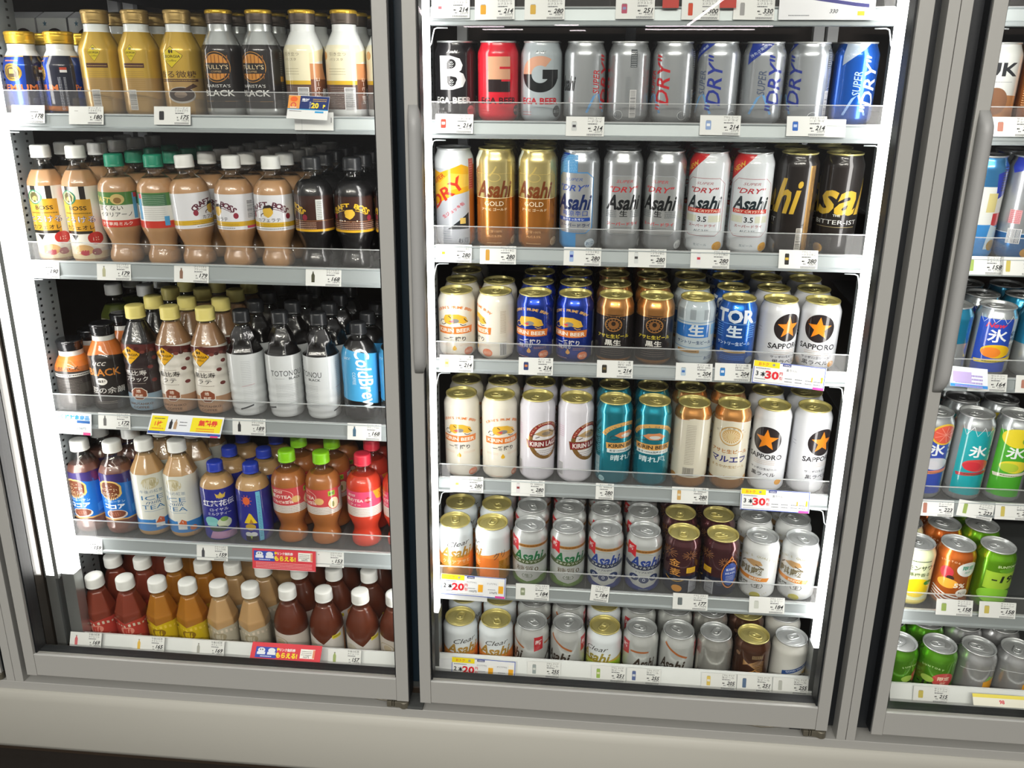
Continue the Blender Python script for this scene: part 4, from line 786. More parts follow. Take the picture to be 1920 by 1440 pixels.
# ---------------------------------------------------------------- setting: floor, back room, sill, posts, mullions
def struct(b, name, bevel=0): return tag(b.obj(name, bevel=bevel), kind='structure')
struct(MB().box(-4000, 4200, -14000, 900, -1350, -1330, 'floor'), 'floor')
struct(MB().box(-1500, 1900, 640, 660, -1330, 900, 'back'), 'wall_back')
struct(MB().box(-1500, -1490, -120, 640, -1330, 900, 'back'), 'wall_left'); struct(MB().box(1890, 1900, -120, 640, -1330, 900, 'back'), 'wall_right')
struct(MB().box(-1500, 1900, -120, 660, 900, 915, 'back'), 'ceiling')
struct(MB().extx([(-167, -1117), (-171, -1122), (-174, -1136), (-174, -1238), (-170, -1248), (-160, -1252), (-60, -1252), (-60, -1117)], -1500, 1900, 'panel', True), 'wall_base')
struct(MB().box(-1500, 1900, -90, -60, -1330, -1252, 'sill'), 'baseboard_front')
struct(MB().box(-1500, 1900, -165, -60, -1117, -1099, 'frame'), 'trim_1', .8)
struct(MB().extx([(-126, -1099), (-126, -1082), (-112, -1070), (-99, -1066), (-60, -1066), (-60, -1099)], -790, 1750, 'sill'), 'trim_2')
struct(MB().box(-1500, 1900, -165, -100, 420, 900, 'frame'), 'wall_front')
n = 3
for x0, x1 in ((-826, -809.6), (-808.8, -792), (720.5, 736.2), (737, 752.5)):
    struct(MB().box(x0, x1, -165, -110, -1099, 420, 'frame'), 'trim_%d' % n, .8); n += 1
for x0, x1 in ((-1400, -826), (-792, -778), (700, 720.5), (752.5, 782)):      # black boxes standing in for the shade in the open gaps beside doors
    struct(MB().box(x0, x1, -140, -112, -1090, 420, 'gasket_gap_shade'), 'trim_%d' % n); n += 1
struct(MB().box(-50, -16, -122, -60, -1070, 420, 'bluedark').box(-48, -18, -165, -118, -1099, -1093, 'dirt').box(-46, -20, -124, -110, -1093, -1070, 'dirt'), 'trim_%d' % n); n += 1
def ribs(x0, x1, name):
    b = MB(); b.box(x0, x1, -122, -84, -1066, 420, 'bronze'); k = x0+3
    while k < x1-2: b.extz([(k-1.5, -122), (k-.6, -124.5), (k+.6, -124.5), (k+1.5, -122)], -1060, 420, 'bronze', True); k += 7
    return struct(b, name)
for i, (a, b_) in enumerate(((-779, -764), (-56, -50.5), (-15.5, -8), (706, 716), (765, 797))): ribs(a, b_, 'trim_%d' % (n+i))
n += 5
for i, (x, w, y0) in enumerate(((-849, 24, 560), (-813, 24, 560), (-44, 22, 560), (729, 22, 560), (758, 22, 560), (-440, 22, 600), (330, 22, 600))):
    o = MB().box(x-w/2, x+w/2, y0, y0+20, -1100, 420, 'post').obj('shelf_post'); tag(o, None, 'post', 'upright posts at the back of the cooler')
    o['label'] = 'pale upright post at dark back of cooler, '+['behind the blue bottles at far left', 'behind the gold metal bottles', 'behind the black B can', 'behind the silver and blue cans', 'behind the blue can', 'mid coffee cooler', 'mid beer cooler'][i]
def upright(x, s, name):
    b = MB(); b.box(min(x, x+14*s), max(x, x+14*s), -62, 34, -1100, 420, 'wall'); z = -1060
    while z < 400: b.box(x-.4*s if s < 0 else x-.4, x+.4, -21, -15, z, z+4, 'slot').box(x-.4, x+.4, 12, 18, z, z+4, 'slot'); z += 12.5
    o = b.obj('shelf_upright'); tag(o, 'grey slotted shelf upright '+name, 'upright', 'slotted uprights')
upright(-735, -1, 'beside the far left bottles'); upright(-50, 1, 'at the right end of the coffee shelves'); upright(-13, -1, 'beside the leftmost beer cans'); upright(712, 1, 'beside the rightmost beer cans'); upright(826, -1, 'at the left end of the fruit drink shelves')

# ---------------------------------------------------------------- led strips
def led(x0, x1, zt, zb, where, lens=None, side=1):
    t = empty('led_light_strip', W((x0+x1)/2, -80, zb)); tag(t, 'bright white vertical strip light '+where, 'light', 'strip lights')
    def rel(o): o.location = -t.location; return o
    h = MB().box(x0-2, x1+2, -96, -64, -1062, zb-2, 'alu')
    if side > 0: h.box(x0-3, x0, -97, -64, zb-6, zt, 'alu')
    if side < 0: h.box(x1, x1+3, -97, -64, zb-6, zt, 'alu')
    if lens: h.box(lens[0]-9, lens[0]-1, -99, -70, zb-6, zt, 'alu')
    rel(h.obj('housing', t)); rel(MB().extz([(x0, -66), (x0, -88), (x0+3, -94), ((x0+x1)/2, -97), (x1-3, -94), (x1, -88), (x1, -66)], zb, zt, 'led').obj('diffuser', t))
    if lens: rel(MB().box(lens[0], lens[1], -86, -66, zb, zt, 'led').box(lens[0], lens[1], -90, -64, -1060, zb, 'alu').obj('side_diffuser', t)); 
led(-759, -744, 420, -905, 'at the left edge of the coffee cooler', (-732, -708))
led(-62, -53, 420, -960, 'hidden behind the right frame of the coffee door', None, -1)
led(-12, 0, 420, -935, 'at the left edge of the beer cooler')
led(685, 705, 420, -960, 'at the right edge of the beer cooler', None, -1)
led(800, 822, 420, -960, 'behind the left frame of the fruit drink door')

# ---------------------------------------------------------------- shelves
def shelf(x0, x1, yr, zs, tilt, zb, zt, ft, cols, where, hooks=True):
    """yr front of the price rail, zs deck height at the front, zb..zt price rail, ft top of the clear fence"""
    t = empty('display_shelf', W((x0+x1)/2, yr, zb)); tag(t, 'sloping wire shelf with clear front fence, '+where, 'shelf', 'cooler shelves')
    def rel(o): o.location = -t.location; return o
    k = math.tan(math.radians(tilt)); y0 = yr+8; y1 = 600
    b = MB(); zd = zs-1-(39+150*math.sin(math.radians(tilt)))*k; b.add([(x, y, z) for x in (x0, x1) for y, z in ((y0, zd), (y1, zd+(y1-y0)*k), (y1, zd-3+(y1-y0)*k), (y0, zd-3))], [(0, 1, 2, 3), (7, 6, 5, 4), (0, 4, 5, 1), (1, 5, 6, 2), (2, 6, 7, 3), (3, 7, 4, 0)], 'deck')
    rel(b.obj('deck', t))
    r = MB(); r.extx([(yr, zb), (yr-4, zb+.5), (yr-4.5, zb+5), (yr-1, zb+7.5), (yr+1, zt-3), (yr-1, zt-1.5), (yr, zt), (yr+8, zt), (yr+8, zb)], x0, x1, 'rail'); rel(r.obj('price_rail', t))
    rel(MB().box(x0+1, x1-1, yr+2.2, yr+4.2, zt-2, ft-1, 'acryl').box(x0+1, x1-1, yr+2, yr+4.4, ft-1, ft+.4, 'acedge').box(x0+1, x1-1, yr+1.6, yr+4.6, zt-2, zt+1.2, 'acedge').obj('front_fence', t))
    for x in cols:
        d = MB(); d.add([(a, y, z) for a in (x-.5, x+.5) for y, z in ((y0, zs-1), (y0, min(ft, zs+26)), (y1, zs+24+(y1-y0)*k), (y1, zs-1+(y1-y0)*k))], [(0, 1, 2, 3), (7, 6, 5, 4), (0, 4, 5, 1), (1, 5, 6, 2), (2, 6, 7, 3), (3, 7, 4, 0)], 'acryl'); rel(d.obj('divider', t))
    if hooks:
        for x, s in ((x0, 1), (x1, -1)):
            rel(MB().tube([(x+s*26, yr+4, zb-3), (x+s*10, yr+2, zb-3), (x+s*6, yr, zb-5), (x+s*4, yr, zb-12), (x+s*1, yr, zb-26), (x-s*2, yr, zb-30)], 1.1, 'wire').obj('wire_hook', t))
    return t
def pan(x0, x1, zt, where, low=0):
    t = empty('bottom_pan', W((x0+x1)/2, -97, -1066)); tag(t, 'bottom deck with white sloping price lip, '+where, 'shelf', 'bottom decks')
    def rel(o): o.location = -t.location; return o
    rel(MB().extx([(-97, -1064), (-99, -1062), (-88, zt), (-84, zt), (-84, -1064)], x0, x1, 'lip').obj('price_lip', t))
    k = math.tan(math.radians(5.5)); za = -1098.5-low*1.03; rel(MB().extx([(-84, za), (600, za+684*k), (600, za+684*k-3), (-84, za-3)], x0, x1, 'deck').obj('deck', t))

# ---------------------------------------------------------------- stocking the shelves
DEPTH = ['front row', 'second row', 'third row', 'fourth row', 'fifth row', 'sixth row']
def names(entries):
    """which of the same kind on one shelf: left/right of a pair, else counted"""
    out = []
    for i, e in enumerate(entries):
        same = [j for j, f in enumerate(entries) if f[0] == e[0]]; k = same.index(i); m = len(same)
        out.append('' if m == 1 else ('left ' if k == 0 else 'right ') if m == 2 else ('left ', 'middle ', 'right ')[k] if m == 3 else ('first ', 'second ', 'third ', 'fourth ')[k])
    return out
CD = dict(black_b='black can with big white B', red_e='red can with big letter E', silver_g='silver can with big letter G', silver_dry='silver can with red vertical lettering', frost_dry='silver can with blue vertical lettering', blue_dry='bright blue can with white lettering',
    mug_tall='tall white can with yellow foam top', gold_tall='tall gold and amber can', silver_tall='tall silver can with black lettering', frost_tall='tall silver and ice-blue can', crystal_tall='tall white can with red corner', black_tall='tall black can with gold letters',
    cream_can='cream can with orange banner', navy_can='navy blue can with orange banner', copper_black='black can with copper shoulders', frost_can='pale frosted can with blue box', blue_can='blue can with large white letters', star_can='white can with orange star',
    cream_tall='tall cream can with orange banner', lager_tall='tall white can with dark red oval', teal_tall='tall teal can with gold banner', copper_tall='tall cream can with copper ends', star_tall='tall white can with orange star',
    clear_can='white can with orange lower half', green_style='white can with green lower end', navy_style='white can with three navy circles', plum_can='dark plum can with gold fireworks', white_quality='white can with orange ribbon',
    bronze_style='silver can with bronze stripe', lime_can='white can with lime lower half', plain_silver='plain silver can', brown_wheat='dark brown can with gold lid', silver_value='pale can with blue ribbon',
    brown_uk='white can with brown cup picture', amber_can='amber orange can', comic_tall='tall can with colourful panels', strong_tall='tall silver can with blue base', cyan_can='silver can with cyan shoulder', lemon_ice='silver blue can with lemon picture',
    grapefruit_ice='tall can with grapefruit slice', teal_ice='tall teal can with red fruit', green_ice='tall silver can with green box', lemon_sour='pale yellow can with lemon', orange_can='orange can with white sticker', green_strong='lime green can with dark numbers', kiwi_can='green can with red sticker', pineapple_can='silver can with pineapple picture')
def can_row(entries, xs, y, z, H, tilt, shelfname, name_group):
    w = names(entries); s, c = math.sin(math.radians(tilt)), math.cos(math.radians(tilt)); pitch = 67.6
    for (des, lid, rot, deep), x, wh in zip(entries, xs, w):
        for k in range(deep):
            yy = y+H*s+k*pitch*c; zz = z+H-H*c+k*pitch*s
            can(des, lid, x+(random.uniform(-.8, .8) if k else 0), yy, zz, tilt, rot+(random.uniform(-25, 25) if k else 0), '%s%s, %s, %s' % (wh, CD[des], DEPTH[k], shelfname), '%s on the %s' % (CD[des], shelfname), random.uniform(-180, 180))
def lin_x(x0, p, n): return [x0+p*i for i in range(n)]
X = [lin_x(27.5, 70, 10), lin_x(22, 71.08, 10), lin_x(23.2, 70.34, 10), lin_x(29, 71.1, 10), lin_x(22.6, 71, 10), lin_x(35.4, 68.9, 10)]
mid = lambda v: [(a+b)/2 for a, b in zip(v, v[1:])]
BS = ['top beer shelf', 'second beer shelf', 'third beer shelf', 'fourth beer shelf', 'fifth beer shelf', 'bottom beer shelf']
shelf(-2, 690, -50, 96, 4, 74, 100, 130, mid(X[0]), 'above the top row of beer cans')
RS = [(-45, -65.5, 4, -93, -66, -37), (-32.3, -274.3, 5.5, -295, -267.5, -234), (-28.6, -472.1, 5.5, -490, -466, -435), (-15, -713, 5.5, -727, -700, -673), (-64.6, -905, 5.5, -919, -892, -858)]
for i, (yr, zs, tl, zb, zt, ft) in enumerate(RS): shelf(-8, 698, yr, zs, tl, zb, zt, ft, mid(X[i]), 'carrying the %s row of beer cans' % ['first', 'second', 'third', 'fourth', 'fifth'][i])
pan(-10, 690, -1030, 'under the bottom row of beer cans')
can_row([('black_b', 'silver', 0, 2), ('red_e', 'silver', 8, 2), ('silver_g', 'silver', 0, 2), ('silver_dry', 'silver', 61, 2), ('silver_dry', 'silver', -98, 2), ('silver_dry', 'silver', -42, 2), ('frost_dry', 'silver', -25, 2), ('frost_dry', 'silver', 15, 2), ('frost_dry', 'silver', -59, 2), ('blue_dry', 'silver', 21, 2)], X[0], 2, -65.5, 122, 4, BS[0], '')
can_row([('mug_tall', 'silver', -15, 1), ('gold_tall', 'gold', 0, 3), ('gold_tall', 'gold', -8, 3), ('frost_tall', 'silver', -18, 3), ('silver_tall', 'silver', 5, 3), ('silver_tall', 'silver', -21, 3), ('crystal_tall', 'silver', -18, 3), ('crystal_tall', 'silver', -10, 3), ('black_tall', 'gold', -130, 3), ('black_tall', 'gold', -15, 3)], X[1], 14.7, -274.3, 167, 5.5, BS[1], '')
can_row([('cream_can', 'gold', 0, 4), ('cream_can', 'gold', -68, 2), ('navy_can', 'gold', -15, 5), ('navy_can', 'gold', -18, 5), ('copper_black', 'gold', -5, 5), ('copper_black', 'gold', -5, 4), ('frost_can', 'gold', -12, 4), ('blue_can', 'gold', -14, 4), ('star_can', 'gold', 21, 4), ('star_can', 'gold', -14, 4)], X[2], 18.4, -472.1, 122, 5.5, BS[2], '')
can_row([('cream_tall', 'gold', -3, 3), ('cream_tall', 'gold', 16, 3), ('lager_tall', 'gold', 33, 3), ('lager_tall', 'gold', 47, 3), ('teal_tall', 'gold', 36, 3), ('teal_tall', 'gold', 0, 3), ('copper_tall', 'gold', -132, 3), ('copper_tall', 'gold', -9, 3), ('star_tall', 'gold', -23, 3), ('star_tall', 'gold', 25, 3)], X[3], 32, -713, 167, 5.5, BS[3], '')
can_row([('clear_can', 'gold', 10, 3), ('clear_can', 'gold', -88, 3), ('green_style', 'silver', -5, 3), ('green_style', 'silver', 6, 3), ('navy_style', 'silver', -5, 3), ('navy_style', 'silver', 2, 3), ('plum_can', 'gold', -20, 3), ('plum_can', 'gold', -97, 3), ('white_quality', 'silver', -28, 3), ('white_quality', 'silver', -30, 3)], X[4], -17.6, -905, 122, 5.5, BS[4], '')
can_row([('clear_can', 'gold', 15, 3), ('clear_can', 'gold', 0, 3), ('bronze_style', 'silver', 0, 3), ('bronze_style', 'silver', 38, 3), ('lime_can', 'gold', -35, 3), ('bronze_style', 'silver', -85, 3), ('bronze_style', 'silver', 50, 3), ('plain_silver', 'silver', 0, 3), ('brown_wheat', 'gold', 0, 3), ('silver_value', 'silver', 10, 3)], X[5], -49.5, -1092, 122, 5.5, BS[5], '')
# fruit drinks behind the right-hand door
GX = [[868, 939], [883.4, 953], [872, 943, 1014], [878.5, 948, 1018], [865.9, 935.4, 1004], [850.6, 919.6, 988.4, 1057]]
FS = ['top fruit drink shelf', 'second fruit drink shelf', 'third fruit drink shelf', 'fourth fruit drink shelf', 'fifth fruit drink shelf', 'bottom fruit drink shelf']
shelf(828, 1400, -50, 96, 4, 74, 100, 130, [], 'above the top row of fruit drinks')
for i, (yr, zs, tl, zb, zt, ft) in enumerate(RS): shelf(828, 1400, yr, zs, tl, zb, zt, ft, mid(GX[i]), 'carrying the %s row of fruit drinks' % ['first', 'second', 'third', 'fourth', 'fifth'][i], False)
pan(828, 1400, -1030, 'under the bottom row of fruit drinks')
can_row([('brown_uk', 'silver', 0, 2), ('amber_can', 'silver', 0, 2)], GX[0], 2, -65.5, 122, 4, FS[0], '')
can_row([('comic_tall', 'silver', 0, 2), ('strong_tall', 'silver', 0, 2)], GX[1], 14.7, -274.3, 167, 5.5, FS[1], '')
can_row([('cyan_can', 'silver', 0, 3), ('lemon_ice', 'silver', 0, 3), ('cyan_can', 'silver', 30, 3)], GX[2], 18.4, -472.1, 122, 5.5, FS[2], '')
can_row([('grapefruit_ice', 'silver', 10, 2), ('teal_ice', 'silver', 12, 3), ('green_ice', 'silver', 0, 3)], GX[3], 32, -713, 167, 5.5, FS[3], '')
can_row([('lemon_sour', 'silver', -12, 3), ('orange_can', 'silver', 0, 3), ('green_strong', 'silver', 14, 3)], GX[4], -15, -901, 122, 5.5, FS[4], '')
can_row([('kiwi_can', 'silver', 60, 3), ('kiwi_can', 'silver', 0, 3), ('pineapple_can', 'silver', 0, 3), ('pineapple_can', 'silver', 0, 3)], GX[5], -49.5, -1088, 122, 5.5, FS[5], '')

BD = dict(premium='short blue metal bottle', golden='gold metal bottle', tully='black label silver bottle', barista='white and brown metal bottle', bosslatte='milk coffee bottle with gold label', craftg='milk coffee bottle with green cap', craftw='curved milk coffee bottle', craftb='curved black coffee bottle',
    uccs='small orange and black bottle', uccl='large orange and black bottle', ebb='dark label bottle with yellow cap', ebl='white label bottle with yellow cap', toto='black coffee bottle with grey label', cold='black bottle with sky-blue label', cocoa='cocoa bottle with blue label', mtea='milk tea bottle with white label',
    royal='purple-blue label bottle, blue cap', apple='amber tea bottle with lime cap', red='red drink bottle with red cap', gred='red label tea bottle', gyel='yellow label tea bottle', gmilk='cream label milk tea bottle', dark='dark tea bottle with notched label', darkr='dark tea bottle with plain label', tea='green tea bottle')
def bottle_row(entries, y, z, tilt, shelfname):
    w = names([(e[0],) for e in entries]); s, c = math.sin(math.radians(tilt)), math.cos(math.radians(tilt))
    for (key, x, rot, deep, *ex), wh in zip(entries, w):
        H = K[PB[key][0]][0]; lean = ex[0] if ex else 0
        for k in range(deep):
            yy = y+H*s+k*68.6*c; zz = z+k*68.6*s
            o = bottle(key, x, yy, zz, tilt, rot+(random.uniform(-30, 30) if k else 0), '%s%s, %s, %s' % (wh, BD[key], DEPTH[k], shelfname), '%s on the %s' % (BD[key], shelfname))
            if lean and k == 0: o.rotation_euler[1] = math.radians(lean)
SL = ['top coffee shelf', 'second coffee shelf', 'third coffee shelf', 'tea and cocoa shelf', 'bottom tea shelf']
ms = lambda v: [(a+b)/2 for a, b in zip(v, v[1:])]
r1 = [('premium', -710, -5, 3), ('premium', -641, -55, 3), ('golden', -573, -118, 3), ('golden', -504, -128, 3), ('golden', -432, 4, 3), ('tully', -361, 0, 3), ('tully', -294, -12, 3), ('barista', -222, -14, 3), ('barista', -153, 0, 3), ('barista', -85, 10, 3)]
r2 = [('bosslatte', -704, 4, 5), ('bosslatte', -640, 0, 5), ('craftg', -572, -4, 4), ('craftg', -501, -112, 4), ('craftw', -436, 88, 6, -3), ('craftw', -362, -38, 6), ('craftw', -292, 0, 6), ('craftb', -221, -72, 5), ('craftb', -150, 0, 5), ('craftb', -80, 0, 4)]
r3 = [('uccs', -704, -4, 2), ('uccl', -636, 8, 2), ('ebb', -568, 3, 4), ('ebl', -502, 0, 4), ('ebl', -435, 0, 4), ('toto', -368, -95, 4), ('toto', -296, 26, 4), ('toto', -225, -36, 4), ('cold', -153, 12, 3), ('cold', -84, -10, 3)]
r4 = [('cocoa', -716, -8, 3), ('cocoa', -650, 0, 3), ('mtea', -585, 22, 3), ('mtea', -519, -14, 3), ('royal', -447, 14, 3), ('royal', -376, -136, 3), ('apple', -303, -4, 3), ('apple', -236, -42, 3), ('red', -156, 0, 3), ('red', -86, -20, 3)]
r5 = [('gred', -695, 0, 3), ('gred', -632, 2, 3), ('gyel', -566, 0, 3), ('gyel', -504, 0, 3), ('gmilk', -441, 0, 3), ('gmilk', -377, 0, 3), ('darkr', -303, 0, 3), ('dark', -231, -6, 3), ('dark', -159, 4, 3), ('darkr', -92, 0, 3)]
shelf(-733, -52, -48, 148, 2.5, 128, 150, 180, [], 'above the top row of coffee bottles', False)
for i, (r, zs, zb, zt, ft) in enumerate(((r1, -63, -89, -62, -25), (r2, -314, -339, -308, -275), (r3, -592, -619, -590, -555), (r4, -852, -879, -848, -812))):
    shelf(-733, -52, -47, zs, 2.5, zb, zt, ft, ms([e[1] for e in r]), 'carrying the %s' % ['metal coffee bottles', 'milk coffee bottles', 'black coffee bottles', 'tea and cocoa bottles'][i]); bottle_row(r, 0, zs, 2.5, SL[i])
pan(-733, -52, -1036, 'under the bottom row of tea bottles', 33); bottle_row(r5, -50, -1126, 5.5, SL[4])
bottle_row([('tea', -706, 0, 4), ('tea', -638, 0, 4)], 170, -590, 2.5, 'dark back of third coffee shelf')

# ---------------------------------------------------------------- price cards and offer cards
def icon(c, x, y, kind, col, acc=None):
    if kind == 'can': c.p([(x-3.6, y-7), (x+3.6, y-7), (x+4.2, y-5.6), (x+4.2, y+5.4), (x+3.4, y+7), (x-3.4, y+7), (x-4.2, y+5.4), (x-4.2, y-5.6)], col).r(x-3.2, x+3.2, y+6.6, y+7.5, '9a9a94')
    elif kind == 'tall': c.p([(x-2.8, y-9), (x+2.8, y-9), (x+3.4, y-8), (x+3.4, y+7.4), (x+2.7, y+9), (x-2.7, y+9), (x-3.4, y+7.4), (x-3.4, y-8)], col).r(x-2.6, x+2.6, y+8.6, y+9.4, '9a9a94')
    else: c.p([(x-2.8, y-9), (x+2.8, y-9), (x+3, y+3), (x+1.2, y+6.5), (x+1.2, y+9), (x-1.2, y+9), (x-1.2, y+6.5), (x-3, y+3)], col).r(x-1.4, x+1.4, y+8, y+9.6, '8a8a86')
    if acc: c.r(x-2.6, x+2.6, y-1.5, y+2.5, acc)
def card_art(w, h, price, kind, col, acc, n1='アサヒ スー', n2='パードライ', dot=True):
    c = Art('e4e6e4'); r = w/2; f = h/30
    if w > 45: icon(c, -r+13, h*.5, kind, col, acc)
    x = r-15
    c.t(n1, x, h*.9, 4.2*f, '3a3d40', .0, w=22).t(n2, x, h*.76, 4.2*f, '3a3d40', .0, w=22).fine(x-3, h*.63, 15, 1, 2, '4a4e52', 1.4)
    c.t('¥', x-7, h*.4, 4, '2a2c2e', .02).t(price, r-9.5, h*.42, 9.4*f, '26282b', .035, .3, w=15)
    if dot: c.e_(r-24, h*.4, 1.1, 1.1, '1c1e20', 10)
    s2 = str(int(int(price)*1.1))+'円' if price else ''
    c.t(s2, r-8.5, h*.24, 4.2*f, '5a5e62', .0, .1, w=12).fine(r-21, h*.26, 4, 1, 1, '4a4e52', 1.2).fine(x, h*.11, 24, 2, 1.7, '5a5e62', .9); return c
def card(x, y, z, art, w, h, label, group, rot=0, lean=12, name='price_card', cat='price tag'):
    o = mk(name, flat(name, art, w, h)); o.location = W(x, y-(h*math.sin(math.radians(lean))-4 if lean > 20 else 0), z); o.rotation_euler = (math.radians(-lean), math.radians(rot), 0); tag(o, label, cat, group); return o
YR = dict(A=-55, B=-50.5, C=-37.8, D=-34, E=-20.5, F=-70, P=-100.5, L=-52.5)
TR = dict(A=[(30, 59, 84, 'can', 'a8bce0', 'c05050', '214'), (98, 61, 82, 'can', 'd8a030', None, '214'), (174, 61, 82, 'can', 'd0a848', None, '280'), (310, 58, 83, 'can', 'b05068', '8a8ab0', '251'), (407, 56, 82, 'tall', 'c84a30', None, '300'), (485, 60, 82, 'tall', '9a9a9a', None, '330')],
 B=[(33, 61, -85, 'can', 'd83a2a', 'f0e0d0', '214'), (241, 60, -87, 'can', 'c8cccc', '3a3a40', '214'), (450, 62, -83, 'can', '8aa4d0', 'e8ecf0', '214'), (581, 60, -83, 'can', '2a62b8', 'c0d0e8', '214')],
 C=[(28, 61, -294, 'tall', 'e8e0c0', 'e8b020', '280'), (103, 61, -295, 'tall', 'c8963c', None, '280'), (244, 62, -294, 'tall', 'a0b8e0', '2a3a90', '280'), (351, 62, -294, 'tall', 'd0d4d4', '3a3a3a', '280'), (453, 63, -293, 'tall', 'e0e0e4', 'c03040', '280'), (594, 62, -290, 'tall', '2a2824', 'c8a838', '280')],
 D=[(30, 60, -488, 'can', 'f0d8a0', 'e8a050', '214'), (170, 60, -488, 'can', '2a3a70', 'c87840', '214'), (307, 62, -488, 'can', '26241e', '6a5a30', '214'), (442, 62, -488, 'can', 'b0c4d4', '3a6ab0', '204'), (507, 60, -486, 'can', '2a7ac0', 'd0e0f0', '204')],
 E=[(45, 62, -725, 'tall', 'ece8c8', 'e0b860', '280'), (159, 62, -727, 'tall', 'd8d4d8', '8a3a3a', '280'), (300, 33, -726, 'tall', 'ffffff', None, '280'), (454, 65, -726, 'tall', 'c8a060', 'd8d0b8', '280')],
 F=[(174, 62, -914, 'can', '8a9478', 'c8ccb8', '184'), (297, 34, -909, 'can', 'ffffff', None, '184'), (463, 63, -915, 'can', '6a7274', None, '177'), (600, 63, -913, 'can', 'c8ccc4', None, '184')],
 P=[(200, 62, -1059, 'tall', '9aa4a4', 'd0d4d0', '255'), (320, 63, -1059, 'tall', '9ab85a', 'd8d8b0', '251'), (385, 62, -1059, 'tall', '5a6a9a', 'd0d4dc', '255'), (522, 63, -1059, 'tall', 'dcc060', 'e8e4d8', '205'), (586, 62, -1059, 'tall', '5a7090', None, '251'), (651, 63, -1059, 'tall', 'b8bab4', None, '255')])
TN = dict(A='above the top beer row', B='under the top beer row', C='under second beer row', D='under third beer row', E='under fourth beer row', F='under fifth beer row', P='on bottom beer price lip')
PL = ['far left', 'left', 'centre left', 'centre right', 'right', 'far right']
NM = dict(A=('サッポロ ビール', 'エクストラ'), B=('アサヒ スーパ', 'ードライ'), C=('アサヒ スーパ', 'ードライ辛口'), D=('キリン 一番', '搾り 350'), E=('キリン 一番搾', 'り 500ml'), F=('アサヒ スタイ', 'ルフリー'), P=('アサヒ クリア', '生ビール'))
NK = dict(can='can', tall='tall can', b='bottle')
for k, l in TR.items():
    for i, (x, w, z, kd, col, acc, pr) in enumerate(l):
        pos = PL[i if len(l) == 6 else (0, 1, 2, 3, 4, 5)[round(i*5/max(1, len(l)-1))]]
        card(x, YR[k], z, card_art(w, 30, pr, kd, col, acc, *NM[k]), w, 30, 'white price card reading %s with %s picture, %s, %s' % (pr, NK[kd], pos, TN[k]) if w > 45 else 'small narrow white price card reading %s, %s' % (pr, TN[k]), 'price cards on the beer shelves', {('F', 1): 5, ('A', 1): -1}.get((k, i), random.uniform(-.6, .6)))
card(613, -49.2, -84, Art('e0e2e0'), 54, 27, 'blank white card tucked behind rightmost card under top beer row', 'price cards on the beer shelves')
for x, z, w, pr, col, pos in ((-677, -77, 58, '178', 'ffffff', 'far left'), (-576, -78, 60, '180', 'ffffff', 'centre left'), (-433, -77, 62, '175', '2c2c30', 'middle')): card(x-(5 if w < 61 else 0), YR['L'], z, card_art(w, 29, pr, 'can', 'e4e6e4' if col == 'ffffff' else col, None, 'タリーズ バ', 'リスタズブラ', False), w, 29, 'white price card reading %s, %s under the metal coffee bottles' % (pr, pos), 'price cards on the coffee shelves')
for zz, l, tn in ((-338, ((-700, '190', 'c8a080', 'far left'), (-569, '179', 'b0b090', 'centre left'), (-429, '179', '8a6a58', 'middle'), (-195, '168', '4a4a38', 'right')), 'under the milk coffee bottles'), (-617, ((-607, '172', '6a6a6a', 'left'), (-350, '189', '3a3a3c', 'middle'), (-136, '168', '4a6a80', 'right')), 'under the black coffee bottles'), (-880, ((-699, '159', 'd8d8d8', 'far left'), (-446, '159', '4a4a50', 'middle'), (-218, '153', 'e0e0e0', 'right')), 'under the cocoa and tea bottles')):
    for x, pr, col, pos in l: card(x, YR['L'], zz, card_art(62, 30, pr, 'b', col, None, 'クラフトボス', 'ブラック500', False), 62, 30, 'white price card reading %s, %s, %s' % (pr, pos, tn), 'price cards on the coffee shelves', random.uniform(-.8, .8))
for x, pr, col, pos in ((-697, '169', 'd06a70', 'far left'), (-569, '165', 'e0b850', 'centre left'), (-449, '169', 'a8a8a0', 'middle'), (-290, '157', 'c8c8c0', 'behind the red offer card'), (-180, '157', 'a0b070', 'right')): card(x, YR['P'], -1058, card_art(64, 31, pr, 'b', col, None, '午後の紅茶', 'ストレート', False), 64, 31, 'white price card reading %s, %s on the bottom tea price lip' % (pr, pos), 'price cards on the coffee shelves', 0, 22)
for k, z, l in (('B', -80, ((884, '214'), )), ('C', -292, ((883, '158'), (939, '158'))), ('D', -488, ((925, '164'), (1001, '164'))), ('E', -727, ((884, '223'), (950, '223'), (1016, '223'))), ('F', -895, ((924, '158'), (997, '158'))), ('P', -1057, ((898, '215'), ))):
    for i, (x, pr) in enumerate(l):
        card(x, YR[k], z, card_art(62, 29, pr, 'can' if k not in 'CE' else 'tall', ['b07868', '9ab060', 'c8b860'][(i+ord(k)) % 3], None, 'サントリー', 'チューハイ'), 62, 29, 'white price card reading %s, %s in fruit drink cooler, %s' % (pr, ['left', 'middle', 'right'][i], dict(B='first row', C='second row', D='third row', E='fourth row', F='fifth row', P='bottom lip')[k]), 'price cards on the fruit drink shelves', 8 if (k, i) == ('E', 1) else 0)
